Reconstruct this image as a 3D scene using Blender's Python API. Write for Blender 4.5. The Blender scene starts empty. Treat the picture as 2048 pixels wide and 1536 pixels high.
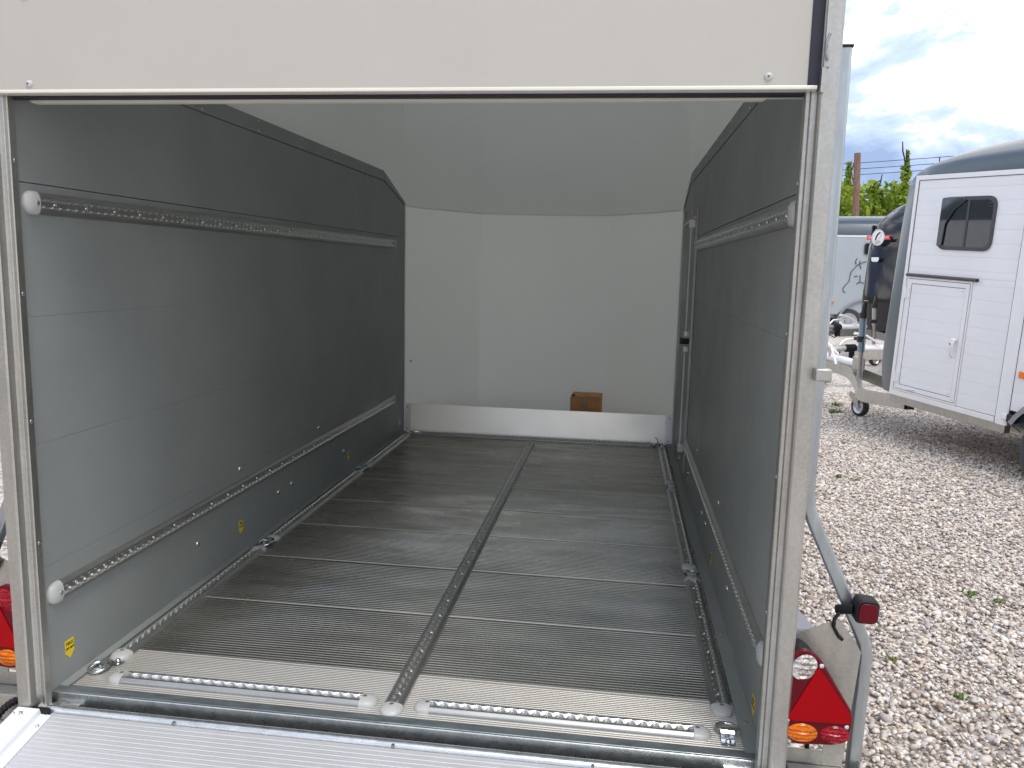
import bpy, math, random
import numpy as np
from mathutils import Vector, Matrix

random.seed(7)
rng = np.random.default_rng(7)
R = math.radians
SC = bpy.context.scene
COL = SC.collection
GROUND = -0.42                      # gravel level; z = 0 is the trailer floor

# ------------------------------------------------------------------ camera
cam_d = bpy.data.cameras.new("camera")
cam = bpy.data.objects.new("camera", cam_d)
COL.objects.link(cam)
YAW, PITCH, ROLL = -0.1304221, -0.1448970, 0.0235766
_f = Vector((math.sin(YAW) * math.cos(PITCH), math.cos(YAW) * math.cos(PITCH), math.sin(PITCH)))
_r = Vector((math.cos(YAW), -math.sin(YAW), 0))
_u = _r.cross(_f)
_r2 = _r * math.cos(ROLL) + _u * math.sin(ROLL)
_u2 = -_r * math.sin(ROLL) + _u * math.cos(ROLL)
m = Matrix((_r2, _u2, -_f)).transposed().to_4x4()
m.translation = (0.437017, -1.511424, 0.946898)
cam.matrix_world = m
cam_d.sensor_width = 36.0
cam_d.lens = 1606.3877 / 2048 * 36
cam_d.clip_start = 0.02
cam_d.clip_end = 3000
SC.camera = cam

# ------------------------------------------------------------------ sky and sun
SUN_EL, SUN_AZ = R(64), R(150)      # azimuth measured clockwise from +y
SKY_OFF = (-5.09, 8.38, -1.15)
world = bpy.data.worlds.new("World")
SC.world = world
world.use_nodes = True
nt = world.node_tree
nt.nodes.clear()
def wn(t, **kw):
    n = nt.nodes.new(t)
    for k, v in kw.items():
        setattr(n, k, v)
    return n
out = wn("ShaderNodeOutputWorld")
mixs = wn("ShaderNodeMixShader")
sky = wn("ShaderNodeTexSky", sky_type='NISHITA', sun_disc=False, sun_elevation=SUN_EL, sun_rotation=SUN_AZ,
         altitude=200, air_density=1.2, dust_density=1.5, ozone_density=1.0)
bg_sky = wn("ShaderNodeBackground"); bg_sky.inputs[1].default_value = 0.10
bg_cl = wn("ShaderNodeBackground"); bg_cl.inputs[1].default_value = 1.2
tc = wn("ShaderNodeTexCoord")
mp = wn("ShaderNodeMapping"); mp.inputs["Location"].default_value = (1.30, 2.35, 0.4); mp.inputs["Scale"].default_value = (1, 1, 1.7)
nt.links.new(tc.outputs["Generated"], mp.inputs[0])
n1 = wn("ShaderNodeTexNoise"); n1.inputs["Scale"].default_value = 2.6; n1.inputs["Detail"].default_value = 12
n1.inputs["Roughness"].default_value = 0.56; n1.inputs["Distortion"].default_value = 0.35
nt.links.new(mp.outputs[0], n1.inputs["Vector"])
rm = wn("ShaderNodeValToRGB")            # how much cloud covers the blue
rm.color_ramp.elements[0].position = 0.30; rm.color_ramp.elements[0].color = (0, 0, 0, 1)
rm.color_ramp.elements[1].position = 0.42; rm.color_ramp.elements[1].color = (1, 1, 1, 1)
nt.links.new(n1.outputs[0], rm.inputs[0])
mp2 = wn("ShaderNodeMapping"); mp2.inputs["Location"].default_value = SKY_OFF; mp2.inputs["Scale"].default_value = (1, 1, 1.9)
nt.links.new(tc.outputs["Generated"], mp2.inputs[0])
n2 = wn("ShaderNodeTexNoise"); n2.inputs["Scale"].default_value = 3.4; n2.inputs["Detail"].default_value = 10
n2.inputs["Roughness"].default_value = 0.58; n2.inputs["Distortion"].default_value = 0.25
nt.links.new(mp2.outputs[0], n2.inputs["Vector"])
rc = wn("ShaderNodeValToRGB")            # bright tops and grey-blue undersides
e = rc.color_ramp.elements
e[0].position = 0.41; e[0].color = (0.23, 0.31, 0.47, 1)
e[1].position = 0.59; e[1].color = (1.38, 1.32, 1.22, 1)
q = e.new(0.50); q.color = (0.46, 0.55, 0.73, 1)
q = e.new(0.54); q.color = (1.10, 1.09, 1.07, 1)
nt.links.new(n2.outputs[0], rc.inputs[0])
nt.links.new(rc.outputs[0], bg_cl.inputs[0])
nt.links.new(sky.outputs[0], bg_sky.inputs[0])
nt.links.new(rm.outputs[0], mixs.inputs[0])
nt.links.new(bg_sky.outputs[0], mixs.inputs[1])
nt.links.new(bg_cl.outputs[0], mixs.inputs[2])
nt.links.new(mixs.outputs[0], out.inputs[0])

sl = bpy.data.lights.new("sun", 'SUN')
sl.energy = 1.3
sl.angle = R(22)
sl.color = (1.0, 0.95, 0.88)
sun = bpy.data.objects.new("sun", sl)
COL.objects.link(sun)
sun_dir = Vector((math.sin(SUN_AZ) * math.cos(SUN_EL), math.cos(SUN_AZ) * math.cos(SUN_EL), math.sin(SUN_EL)))
sun.rotation_euler = sun_dir.to_track_quat('Z', 'Y').to_euler()
sun.location = (0, 0, 30)

SC.view_settings.view_transform = 'Standard'
SC.view_settings.look = 'None'
SC.view_settings.exposure = 0.58
SC.view_settings.gamma = 1.0
SC.render.engine = 'CYCLES'
SC.cycles.use_denoising = True
SC.cycles.max_bounces = 9
SC.cycles.diffuse_bounces = 5
SC.cycles.glossy_bounces = 5
SC.cycles.transmission_bounces = 6
SC.cycles.sample_clamp_indirect = 6

# ------------------------------------------------------------------ materials
def material(name, color, rough=0.5, metal=0.0, coat=0.0, spec=0.5, var=0.0, vscale=8.0, vstretch=(1, 1, 1),
             rvar=0.0, bump=0.0, bscale=200.0, bstretch=(1, 1, 1), alpha_t=0.0, cells=0.0, cscale=60.0):
    mt = bpy.data.materials.new(name)
    mt.use_nodes = True
    t = mt.node_tree
    p = t.nodes["Principled BSDF"]
    p.inputs["Base Color"].default_value = (*color, 1)
    p.inputs["Roughness"].default_value = rough
    p.inputs["Metallic"].default_value = metal
    p.inputs["Coat Weight"].default_value = coat
    p.inputs["Coat Roughness"].default_value = 0.06
    p.inputs["Specular IOR Level"].default_value = spec
    co = t.nodes.new("ShaderNodeTexCoord")
    def noise(sc, st, det=6):
        mpn = t.nodes.new("ShaderNodeMapping"); mpn.inputs["Scale"].default_value = st
        t.links.new(co.outputs["Object"], mpn.inputs[0])
        nn = t.nodes.new("ShaderNodeTexNoise"); nn.inputs["Scale"].default_value = sc
        nn.inputs["Detail"].default_value = det; nn.inputs["Roughness"].default_value = 0.6
        t.links.new(mpn.outputs[0], nn.inputs["Vector"])
        return nn
    if var or cells:
        mul = t.nodes.new("ShaderNodeMath"); mul.operation = 'ADD'; mul.inputs[1].default_value = 1.0
        if cells:
            vo = t.nodes.new("ShaderNodeTexVoronoi"); vo.inputs["Scale"].default_value = cscale
            t.links.new(co.outputs["Object"], vo.inputs["Vector"])
            sp = t.nodes.new("ShaderNodeSeparateColor"); t.links.new(vo.outputs["Color"], sp.inputs[0])
            mr0 = t.nodes.new("ShaderNodeMapRange"); mr0.inputs[3].default_value = -cells; mr0.inputs[4].default_value = cells
            t.links.new(sp.outputs[0], mr0.inputs[0])
            t.links.new(mr0.outputs[0], mul.inputs[1])
            mul.inputs[0].default_value = 1.0
        if var:
            nn = noise(vscale, vstretch)
            mr = t.nodes.new("ShaderNodeMapRange")
            mr.inputs[1].default_value = 0.3; mr.inputs[2].default_value = 0.7
            mr.inputs[3].default_value = 1 - var; mr.inputs[4].default_value = 1 + var
            t.links.new(nn.outputs[0], mr.inputs[0])
            t.links.new(mr.outputs[0], mul.inputs[0])
            if not cells:
                mul.inputs[1].default_value = 0.0
        vm = t.nodes.new("ShaderNodeVectorMath"); vm.operation = 'SCALE'
        vm.inputs[0].default_value = color
        t.links.new(mul.outputs[0], vm.inputs["Scale"])
        t.links.new(vm.outputs[0], p.inputs["Base Color"])
    if rvar:
        nn = noise(vscale * 1.7, vstretch)
        mr = t.nodes.new("ShaderNodeMapRange")
        mr.inputs[1].default_value = 0.3; mr.inputs[2].default_value = 0.7
        mr.inputs[3].default_value = max(0.02, rough - rvar); mr.inputs[4].default_value = min(1, rough + rvar)
        t.links.new(nn.outputs[0], mr.inputs[0])
        t.links.new(mr.outputs[0], p.inputs["Roughness"])
    if bump:
        nn = noise(bscale, bstretch, 3)
        bp = t.nodes.new("ShaderNodeBump"); bp.inputs["Strength"].default_value = bump; bp.inputs["Distance"].default_value = 0.002
        t.links.new(nn.outputs[0], bp.inputs["Height"])
        t.links.new(bp.outputs[0], p.inputs["Normal"])
    if alpha_t:
        tr = t.nodes.new("ShaderNodeBsdfTranslucent"); tr.inputs[0].default_value = (0.93, 0.97, 0.90, 1)
        mx = t.nodes.new("ShaderNodeMixShader"); mx.inputs[0].default_value = alpha_t
        t.links.new(p.outputs[0], mx.inputs[1]); t.links.new(tr.outputs[0], mx.inputs[2])
        t.links.new(mx.outputs[0], t.nodes["Material Output"].inputs[0])
    return mt

M = {}
M['wall'] = material("dark_grey_coated_aluminium", (0.258, 0.274, 0.268), 0.52, 0.0, spec=0.3, var=0.07, vscale=3.0, rvar=0.07, bump=0.05, bscale=350)
M['rail'] = material("anodised_aluminium_rail", (0.37, 0.37, 0.36), 0.36, 0.85, var=0.08, vscale=12)
M['rail_lip'] = material("rail_lip_highlight", (0.93, 0.93, 0.92), 0.22, 0.9)  # paler than the rail body: sky glint on slot lips put into the colour
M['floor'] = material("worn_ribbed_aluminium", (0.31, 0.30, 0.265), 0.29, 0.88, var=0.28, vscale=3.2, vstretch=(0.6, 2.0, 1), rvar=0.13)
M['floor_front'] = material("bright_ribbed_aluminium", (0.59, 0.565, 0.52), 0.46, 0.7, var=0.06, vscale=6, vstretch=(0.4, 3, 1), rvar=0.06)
M['ramp'] = material("pale_ribbed_aluminium", (0.66, 0.66, 0.67), 0.5, 0.55, var=0.05, vscale=6)
M['kick'] = material("satin_aluminium_sheet", (0.96, 0.90, 0.79), 0.38, 0.9, var=0.03, vscale=4, rvar=0.02)
M['alu'] = material("brushed_aluminium", (0.72, 0.71, 0.68), 0.36, 0.85, var=0.05, vscale=5, vstretch=(0.3, 1, 4), rvar=0.08)
M['galv'] = material("galvanised_steel", (0.42, 0.41, 0.38), 0.38, 0.88, var=0.10, vscale=22, vstretch=(1.6, 1.6, 0.35), rvar=0.08, bump=0.05, bscale=160, cells=0.06, cscale=190)
M['galv_dark'] = material("weathered_galvanised_steel", (0.30, 0.34, 0.36), 0.40, 0.8, var=0.28, vscale=22, vstretch=(0.6, 2, 1), rvar=0.14, bump=0.1, bscale=120)
M['channel_steel'] = material("dark_blotchy_steel", (0.10, 0.11, 0.11), 0.5, 0.5, var=0.35, vscale=14, rvar=0.1)  # darker, uneven steel tone for the threshold channel
M['galv_bright'] = material("polished_galvanised_steel", (0.62, 0.64, 0.64), 0.30, 0.95, var=0.12, vscale=30, rvar=0.08)
M['galv_blue'] = material("blue_grey_galvanised_tube", (0.38, 0.41, 0.425), 0.36, 0.88, var=0.16, vscale=18, vstretch=(3, 3, 0.5), rvar=0.1)
M['zinc'] = material("zinc_plated_steel", (0.72, 0.75, 0.77), 0.2, 1.0)
M['cap'] = material("off_white_plastic", (0.47, 0.47, 0.46), 0.38)
M['panel'] = material("off_white_flap_panel", (0.45, 0.428, 0.385), 0.5, 0.0, var=0.02, vscale=4, bump=0.02, bscale=120)
M['poly'] = material("white_polyester_shell", (0.78, 0.78, 0.74), 0.42, 0.0, var=0.02, vscale=2, bump=0.18, bscale=55, alpha_t=0.125)
M['poly_roof'] = material("white_polyester_roof", (0.72, 0.72, 0.68), 0.45, 0.0, var=0.02, vscale=2, bump=0.18, bscale=55, alpha_t=0.072)
M['black'] = material("black_rubber", (0.009, 0.009, 0.011), 0.55, spec=0.3)
M['black_gloss'] = material("black_plastic", (0.015, 0.015, 0.017), 0.3)
M['navy'] = material("dark_navy_seal", (0.012, 0.013, 0.025), 0.5)
M['yellow'] = material("yellow_sticker", (0.80, 0.58, 0.01), 0.35)
M['ink'] = material("black_ink", (0.01, 0.01, 0.01), 0.5)
M['red'] = material("red_lens", (0.30, 0.003, 0.010), 0.12, 0.0, coat=0.6)
M['red_refl'] = material("red_reflector", (0.30, 0.0009, 0.004), 0.35, 0.0, coat=0.0, spec=0.10, bump=0.35, bscale=420)
M['red_dark'] = material("dark_red_plastic", (0.10, 0.0012, 0.006), 0.22, 0.0, spec=0.22)
M['red_lit'] = material("red_ribbed_lens", (0.26, 0.002, 0.010), 0.12, 0.0, spec=0.25, var=0.4, vscale=50, vstretch=(1, 1, 4))
M['amber'] = material("amber_lens", (0.58, 0.13, 0.002), 0.14, 0.0, spec=0.25, var=0.45, vscale=50, vstretch=(1, 1, 4))
M['clear'] = material("clear_lens", (0.50, 0.45, 0.42), 0.12, 0.85, coat=0.3, var=0.45, vscale=60, vstretch=(1, 1, 3))
M['card'] = material("brown_cardboard", (0.66, 0.31, 0.125), 0.75, var=0.06, vscale=20)
M['tape'] = material("brown_packing_tape", (0.42, 0.26, 0.14), 0.25)
M['mudguard'] = material("grey_plastic_mudguard", (0.26, 0.26, 0.29), 0.45)
M['tyre'] = material("tyre_rubber", (0.018, 0.018, 0.02), 0.75, bump=0.3, bscale=90)
M['tyre_grey'] = material("grey_tyre_rubber", (0.05, 0.053, 0.062), 0.7)
M['rim'] = material("silver_wheel_rim", (0.55, 0.57, 0.6), 0.35, 0.7)
M['white_alu'] = material("white_lacquered_aluminium", (0.79, 0.805, 0.845), 0.36, 0.06, var=0.03, vscale=2.5)
M['white_trim'] = material("white_aluminium_trim", (0.80, 0.80, 0.82), 0.32, 0.15)
M['silver'] = material("silver_grey_panel", (0.42, 0.46, 0.50), 0.4, 0.1, var=0.03, vscale=2.5)
M['cream_trim'] = material("cream_aluminium_trim", (0.74, 0.71, 0.63), 0.38, 0.2)
M['slate'] = material("slate_blue_gelcoat", (0.040, 0.062, 0.085), 0.32, 0.0, coat=0.12)
M['black_coat'] = material("black_gelcoat", (0.008, 0.008, 0.012), 0.08, 0.0, coat=0.15, spec=0.35)
M['glass'] = material("tinted_window_glass", (0.02, 0.024, 0.026), 0.03, 0.0, coat=1.0, spec=0.8)
M['frame'] = material("dark_window_frame", (0.055, 0.052, 0.058), 0.35)
M['gap'] = material("dark_joint_sealant", (0.05, 0.045, 0.07), 0.6)
M['orange'] = material("orange_marker_plastic", (0.80, 0.20, 0.01), 0.2, coat=0.5)
M['logo_white'] = material("white_sticker", (0.80, 0.81, 0.82), 0.4)
M['logo_red'] = material("red_sticker", (0.72, 0.06, 0.08), 0.4)
M['grey_tube'] = material("grey_blue_zinc_tube", (0.24, 0.31, 0.36), 0.3, 0.75)
M['red_plastic'] = material("red_plastic_cap", (0.5, 0.02, 0.03), 0.4)
M['wood'] = material("weathered_trellis_pole", (0.20, 0.115, 0.085), 0.85, var=0.45, vscale=9, vstretch=(3, 3, 0.4))
M['wire'] = material("trellis_wire", (0.06, 0.06, 0.075), 0.5)
M['stem'] = material("dark_vine_stem", (0.035, 0.03, 0.03), 0.8)
M['hair_plant'] = material("weed_leaf", (0.11, 0.17, 0.03), 0.6, var=0.3, vscale=30)
M['grass'] = material("short_grass", (0.16, 0.17, 0.06), 0.9, var=0.4, vscale=1.5, bump=0.5, bscale=20)
M['pink'] = material("red_plastic_scrap", (0.6, 0.03, 0.05), 0.4)

def leaf_material():
    mt = bpy.data.materials.new("hop_leaf")
    mt.use_nodes = True
    t = mt.node_tree
    p = t.nodes["Principled BSDF"]
    at = t.nodes.new("ShaderNodeAttribute"); at.attribute_name = "tint"
    cr = t.nodes.new("ShaderNodeValToRGB")
    cr.color_ramp.elements[0].color = (0.10, 0.19, 0.014, 1)
    cr.color_ramp.elements[1].color = (0.46, 0.55, 0.055, 1)
    t.links.new(at.outputs["Fac"], cr.inputs[0])
    t.links.new(cr.outputs[0], p.inputs["Base Color"])
    p.inputs["Roughness"].default_value = 0.6
    tr = t.nodes.new("ShaderNodeBsdfTranslucent"); t.links.new(cr.outputs[0], tr.inputs[0])
    mx = t.nodes.new("ShaderNodeMixShader"); mx.inputs[0].default_value = 0.4
    t.links.new(p.outputs[0], mx.inputs[1]); t.links.new(tr.outputs[0], mx.inputs[2])
    t.links.new(mx.outputs[0], t.nodes["Material Output"].inputs[0])
    return mt
M['leaf'] = leaf_material()

def stone_ramp(t, fac):
    cr = t.nodes.new("ShaderNodeValToRGB")
    el = cr.color_ramp.elements
    el[0].position = 0.0; el[0].color = (0.24, 0.21, 0.19, 1)
    el[1].position = 1.0; el[1].color = (0.82, 0.755, 0.665, 1)
    for ps, c in ((0.08, (0.36, 0.27, 0.20)), (0.2, (0.45, 0.41, 0.40)), (0.42, (0.60, 0.53, 0.465)), (0.6, (0.70, 0.58, 0.47)), (0.72, (0.62, 0.60, 0.60)), (0.86, (0.76, 0.69, 0.62))):
        x = el.new(ps); x.color = (*c, 1)
    t.links.new(fac, cr.inputs[0])
    return cr
def gravel_stone_material():
    mt = bpy.data.materials.new("gravel_stone")
    mt.use_nodes = True
    t = mt.node_tree
    p = t.nodes["Principled BSDF"]
    at = t.nodes.new("ShaderNodeAttribute"); at.attribute_name = "tint"
    cr = stone_ramp(t, at.outputs["Fac"])
    t.links.new(cr.outputs[0], p.inputs["Base Color"])
    p.inputs["Roughness"].default_value = 0.8
    return mt
def gravel_ground_material():
    mt = bpy.data.materials.new("gravel_ground")
    mt.use_nodes = True
    t = mt.node_tree
    p = t.nodes["Principled BSDF"]
    co = t.nodes.new("ShaderNodeTexCoord")
    vo = t.nodes.new("ShaderNodeTexVoronoi"); vo.inputs["Scale"].default_value = 42
    t.links.new(co.outputs["Object"], vo.inputs["Vector"])
    sp = t.nodes.new("ShaderNodeSeparateColor"); t.links.new(vo.outputs["Color"], sp.inputs[0])
    cr = stone_ramp(t, sp.outputs[0])
    ns = t.nodes.new("ShaderNodeTexNoise"); ns.inputs["Scale"].default_value = 0.9; ns.inputs["Detail"].default_value = 5
    t.links.new(co.outputs["Object"], ns.inputs["Vector"])
    mr = t.nodes.new("ShaderNodeMapRange"); mr.inputs[1].default_value = 0.3; mr.inputs[2].default_value = 0.7
    mr.inputs[3].default_value = 0.86; mr.inputs[4].default_value = 1.1
    t.links.new(ns.outputs[0], mr.inputs[0])
    vm = t.nodes.new("ShaderNodeVectorMath"); vm.operation = 'SCALE'
    t.links.new(cr.outputs[0], vm.inputs[0]); t.links.new(mr.outputs[0], vm.inputs["Scale"])
    t.links.new(vm.outputs[0], p.inputs["Base Color"])
    p.inputs["Roughness"].default_value = 0.85
    bp = t.nodes.new("ShaderNodeBump"); bp.invert = True
    bp.inputs["Strength"].default_value = 0.9; bp.inputs["Distance"].default_value = 0.02
    t.links.new(vo.outputs["Distance"], bp.inputs["Height"])
    t.links.new(bp.outputs[0], p.inputs["Normal"])
    return mt
M['stone'] = gravel_stone_material()
M['gravel'] = gravel_ground_material()

# ------------------------------------------------------------------ mesh helpers
def frame_from(axis):
    a = Vector(axis).normalized()
    h = Vector((0, 0, 1)) if abs(a.z) < 0.9 else Vector((1, 0, 0))
    x = h.cross(a).normalized()
    return x, a.cross(x), a

class MB:
    def __init__(s):
        s.v = []; s.f = []
    def add(s, vs, fs):
        k = len(s.v)
        s.v += [tuple(v) for v in vs]
        s.f += [tuple(i + k for i in f) for f in fs]
        return s
    def box(s, x0, x1, y0, y1, z0, z1):
        return s.add([(x0, y0, z0), (x1, y0, z0), (x1, y1, z0), (x0, y1, z0), (x0, y0, z1), (x1, y0, z1), (x1, y1, z1), (x0, y1, z1)],
                     [(0, 3, 2, 1), (4, 5, 6, 7), (0, 1, 5, 4), (1, 2, 6, 5), (2, 3, 7, 6), (3, 0, 4, 7)])
    def prism(s, poly, axis, a, b):
        """extrude a 2D polygon along axis 0/1/2 between a and b; poly in the other two axes in order"""
        def P(p, h):
            q = [0, 0, 0]; o = [i for i in range(3) if i != axis]
            q[axis] = h; q[o[0]] = p[0]; q[o[1]] = p[1]
            return q
        n = len(poly)
        vs = [P(p, a) for p in poly] + [P(p, b) for p in poly]
        fs = [(i, (i + 1) % n, n + (i + 1) % n, n + i) for i in range(n)]
        fs += [tuple(range(n))[::-1], tuple(range(n, 2 * n))]
        return s.add(vs, fs)
    def tube(s, path, r, n=12, closed=False, caps=True):
        pts = [Vector(p) for p in path]
        m_ = len(pts)
        rs = r if isinstance(r, (list, tuple)) else [r] * m_
        vs = []; fs = []
        prev = None
        for i, p in enumerate(pts):
            if closed:
                d = pts[(i + 1) % m_] - pts[i - 1]
            else:
                d = (pts[min(i + 1, m_ - 1)] - pts[max(i - 1, 0)])
            d.normalize()
            if prev is None:
                x, y, _ = frame_from(d)
            else:
                x = (prev - d * prev.dot(d)).normalized(); y = d.cross(x)
            prev = x
            for k in range(n):
                a = 2 * math.pi * k / n
                vs.append(p + (x * math.cos(a) + y * math.sin(a)) * rs[i])
        for i in range(m_ if closed else m_ - 1):
            j = (i + 1) % m_
            for k in range(n):
                l = (k + 1) % n
                fs.append((i * n + k, i * n + l, j * n + l, j * n + k))
        if caps and not closed:
            fs.append(tuple(range(n))[::-1]); fs.append(tuple(range((m_ - 1) * n, m_ * n)))
        return s.add(vs, fs)
    def cyl(s, p0, p1, r, n=16):
        return s.tube([p0, p1], r, n)
    def lathe(s, prof, n=24, origin=(0, 0, 0), axis=(0, 0, 1)):
        x, y, a = frame_from(axis); o = Vector(origin)
        vs = []; fs = []
        for (r, h) in prof:
            for k in range(n):
                t = 2 * math.pi * k / n
                vs.append(o + a * h + (x * math.cos(t) + y * math.sin(t)) * max(r, 1e-5))
        for i in range(len(prof) - 1):
            for k in range(n):
                l = (k + 1) % n
                fs.append((i * n + k, i * n + l, (i + 1) * n + l, (i + 1) * n + k))
        return s.add(vs, fs)
    def grid(s, rows):
        n = len(rows[0]); vs = [p for r_ in rows for p in r_]
        fs = [(i * n + k, i * n + k + 1, (i + 1) * n + k + 1, (i + 1) * n + k) for i in range(len(rows) - 1) for k in range(n - 1)]
        return s.add(vs, fs)
    def xf(s, mat):
        s.v = [tuple(mat @ Vector(v)) for v in s.v]
        return s
    def mesh(s, name, mat, smooth=0):
        me = bpy.data.meshes.new(name)
        me.from_pydata(s.v, [], s.f)
        me.update()
        import bmesh
        bm = bmesh.new(); bm.from_mesh(me)
        bmesh.ops.recalc_face_normals(bm, faces=bm.faces)
        bm.to_mesh(me); bm.free()
        me.materials.append(mat)
        if smooth:
            me.polygons.foreach_set("use_smooth", [True] * len(me.polygons))
            me.set_sharp_from_angle(angle=R(smooth))
        return me
    def build(s, name, mat, parent=None, smooth=0, bevel=0, loc=(0, 0, 0), rot=None):
        o = place(name, s.mesh(name, mat, smooth), parent, loc, rot)
        if bevel:
            b = o.modifiers.new("bevel", 'BEVEL'); b.width = bevel; b.segments = 2; b.limit_method = 'ANGLE'; b.angle_limit = R(40)
        return o

def place(name, me, parent=None, loc=(0, 0, 0), rot=None):
    o = bpy.data.objects.new(name, me)
    COL.objects.link(o)
    o.location = loc
    if rot is not None:
        o.rotation_euler = rot.to_euler() if isinstance(rot, Matrix) else rot
    if parent is not None:
        o.parent = parent
    return o

def thing(name, label, cat, loc=(0, 0, 0), rot=None, group=None):
    o = bpy.data.objects.new(name, None)
    COL.objects.link(o)
    o.empty_display_size = 0.2
    o.location = loc
    if rot is not None:
        o.rotation_euler = rot.to_euler() if isinstance(rot, Matrix) else rot
    return tag(o, label, cat, group)
def tag(o, label=None, cat=None, group=None, kind=None):
    if label: o["label"] = label
    if cat: o["category"] = cat
    if group: o["group"] = group
    if kind: o["kind"] = kind
    return o
def axes(x, y, z):
    return Matrix((Vector(x), Vector(y), Vector(z))).transposed()
def rounded(poly, r, n=5):
    out_ = []
    m_ = len(poly)
    for i in range(m_):
        p, a, b = Vector(poly[i]), Vector(poly[i - 1]), Vector(poly[(i + 1) % m_])
        da, db = (a - p), (b - p)
        rr = r[i] if isinstance(r, (list, tuple)) else r
        k = min(rr, da.length * .49, db.length * .49)
        p0 = p + da.normalized() * k; p1 = p + db.normalized() * k
        for j in range(n + 1):
            t = j / n
            out_.append(tuple((1 - t) ** 2 * p0 + 2 * t * (1 - t) * p + t * t * p1))
    return out_
def text_mesh(name, s, size, mat, depth=0.0003):
    cu = bpy.data.curves.new(name, 'FONT')
    cu.body = s; cu.size = size; cu.extrude = depth; cu.align_x = 'CENTER'; cu.align_y = 'CENTER'; cu.resolution_u = 3
    ob = bpy.data.objects.new(name, cu); COL.objects.link(ob)
    me = bpy.data.meshes.new_from_object(ob.evaluated_get(bpy.context.evaluated_depsgraph_get()))
    bpy.data.objects.remove(ob); bpy.data.curves.remove(cu)
    me.name = name
    me.materials.clear(); me.materials.append(mat)
    return me

# ------------------------------------------------------------------ the ground
def sheet(name, x0, x1, y0, y1, z, mat):
    o = MB().add([(x0, y0, z), (x1, y0, z), (x1, y1, z), (x0, y1, z)], [(0, 1, 2, 3)]).build(name, mat)
    return tag(o, kind="structure")
sheet("gravel_ground", -900, 900, -900, 1200, GROUND - 0.012, M['gravel'])
sheet("grass_field", -400, 600, 22.0, 700, GROUND - 0.004, M['grass'])

def pebbles():
    phi = (1 + 5 ** .5) / 2
    ico = np.array([(-1, phi, 0), (1, phi, 0), (-1, -phi, 0), (1, -phi, 0), (0, -1, phi), (0, 1, phi), (0, -1, -phi), (0, 1, -phi), (phi, 0, -1), (phi, 0, 1), (-phi, 0, -1), (-phi, 0, 1)])
    ico /= np.linalg.norm(ico[0])
    tri = np.array([(0, 11, 5), (0, 5, 1), (0, 1, 7), (0, 7, 10), (0, 10, 11), (1, 5, 9), (5, 11, 4), (11, 10, 2), (10, 7, 6), (7, 1, 8), (3, 9, 4), (3, 4, 2), (3, 2, 6), (3, 6, 8), (3, 8, 9), (4, 9, 5), (2, 4, 11), (6, 2, 10), (8, 6, 7), (9, 8, 1)])
    n = 215000
    y = rng.uniform(-1.0, 8.2, n); x = rng.uniform(0.76, 5.4, n)
    lim = 0.437 + 0.466 * (y + 1.511) + 0.45
    keep = (x < lim)
    x, y = x[keep], y[keep]
    # left sliver beside the trailer
    n2 = 11000
    xl = rng.uniform(-2.4, -0.76, n2); yl = rng.uniform(-0.9, 4.0, n2)
    kl = xl > -1.05 - 0.42 * (yl + 0.9)
    x = np.concatenate([x, xl[kl]]); y = np.concatenate([y, yl[kl]])
    n = len(x)
    far = np.clip((y - 3.0) / 5.0, 0, 1)
    sz = np.clip(rng.lognormal(math.log(0.0094), 0.30, n), 0.006, 0.024) * (1 + 0.15 * far)
    sh = np.stack([np.ones(n), rng.uniform(0.55, 0.95, n), rng.uniform(0.32, 0.66, n)], 1)
    V = ico[None] * rng.uniform(0.66, 1.26, (n, 12, 1)) * sh[:, None, :] * sz[:, None, None]
    a = rng.uniform(0, 2 * np.pi, n); b = rng.normal(0, 0.34, n)
    cb, sb = np.cos(b), np.sin(b)
    V = np.stack([V[..., 0] * cb[:, None] + V[..., 2] * sb[:, None], V[..., 1], -V[..., 0] * sb[:, None] + V[..., 2] * cb[:, None]], -1)
    ca, sa = np.cos(a), np.sin(a)
    V = np.stack([V[..., 0] * ca[:, None] - V[..., 1] * sa[:, None], V[..., 0] * sa[:, None] + V[..., 1] * ca[:, None], V[..., 2]], -1)
    z = GROUND - 0.010 + rng.uniform(0, 0.014, n)
    V += np.stack([x, y, z], 1)[:, None, :]
    F = (tri[None] + 12 * np.arange(n)[:, None, None]).reshape(-1, 3)
    me = bpy.data.meshes.new("gravel")
    me.vertices.add(n * 12); me.vertices.foreach_set("co", V.reshape(-1))
    me.loops.add(len(F) * 3); me.loops.foreach_set("vertex_index", F.reshape(-1).astype(np.int32))
    me.polygons.add(len(F)); me.polygons.foreach_set("loop_start", np.arange(0, len(F) * 3, 3, dtype=np.int32))
    me.update(calc_edges=True)
    at = me.attributes.new("tint", 'FLOAT', 'FACE')
    at.data.foreach_set("value", np.repeat(rng.uniform(0, 1, n), 20).astype(np.float32))
    me.materials.append(M['stone'])
    return tag(place("gravel", me), "pale beige and grey gravel stones covering the yard", "gravel", kind="stuff")
pebbles()

# ------------------------------------------------------------------ the cargo trailer
WL, WR, DEPTH = -0.760, 0.753, 2.885
trailer = thing("cargo_trailer", "open grey cargo trailer with ribbed aluminium floor, tie-down rails and lowered ramp", "trailer")

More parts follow.
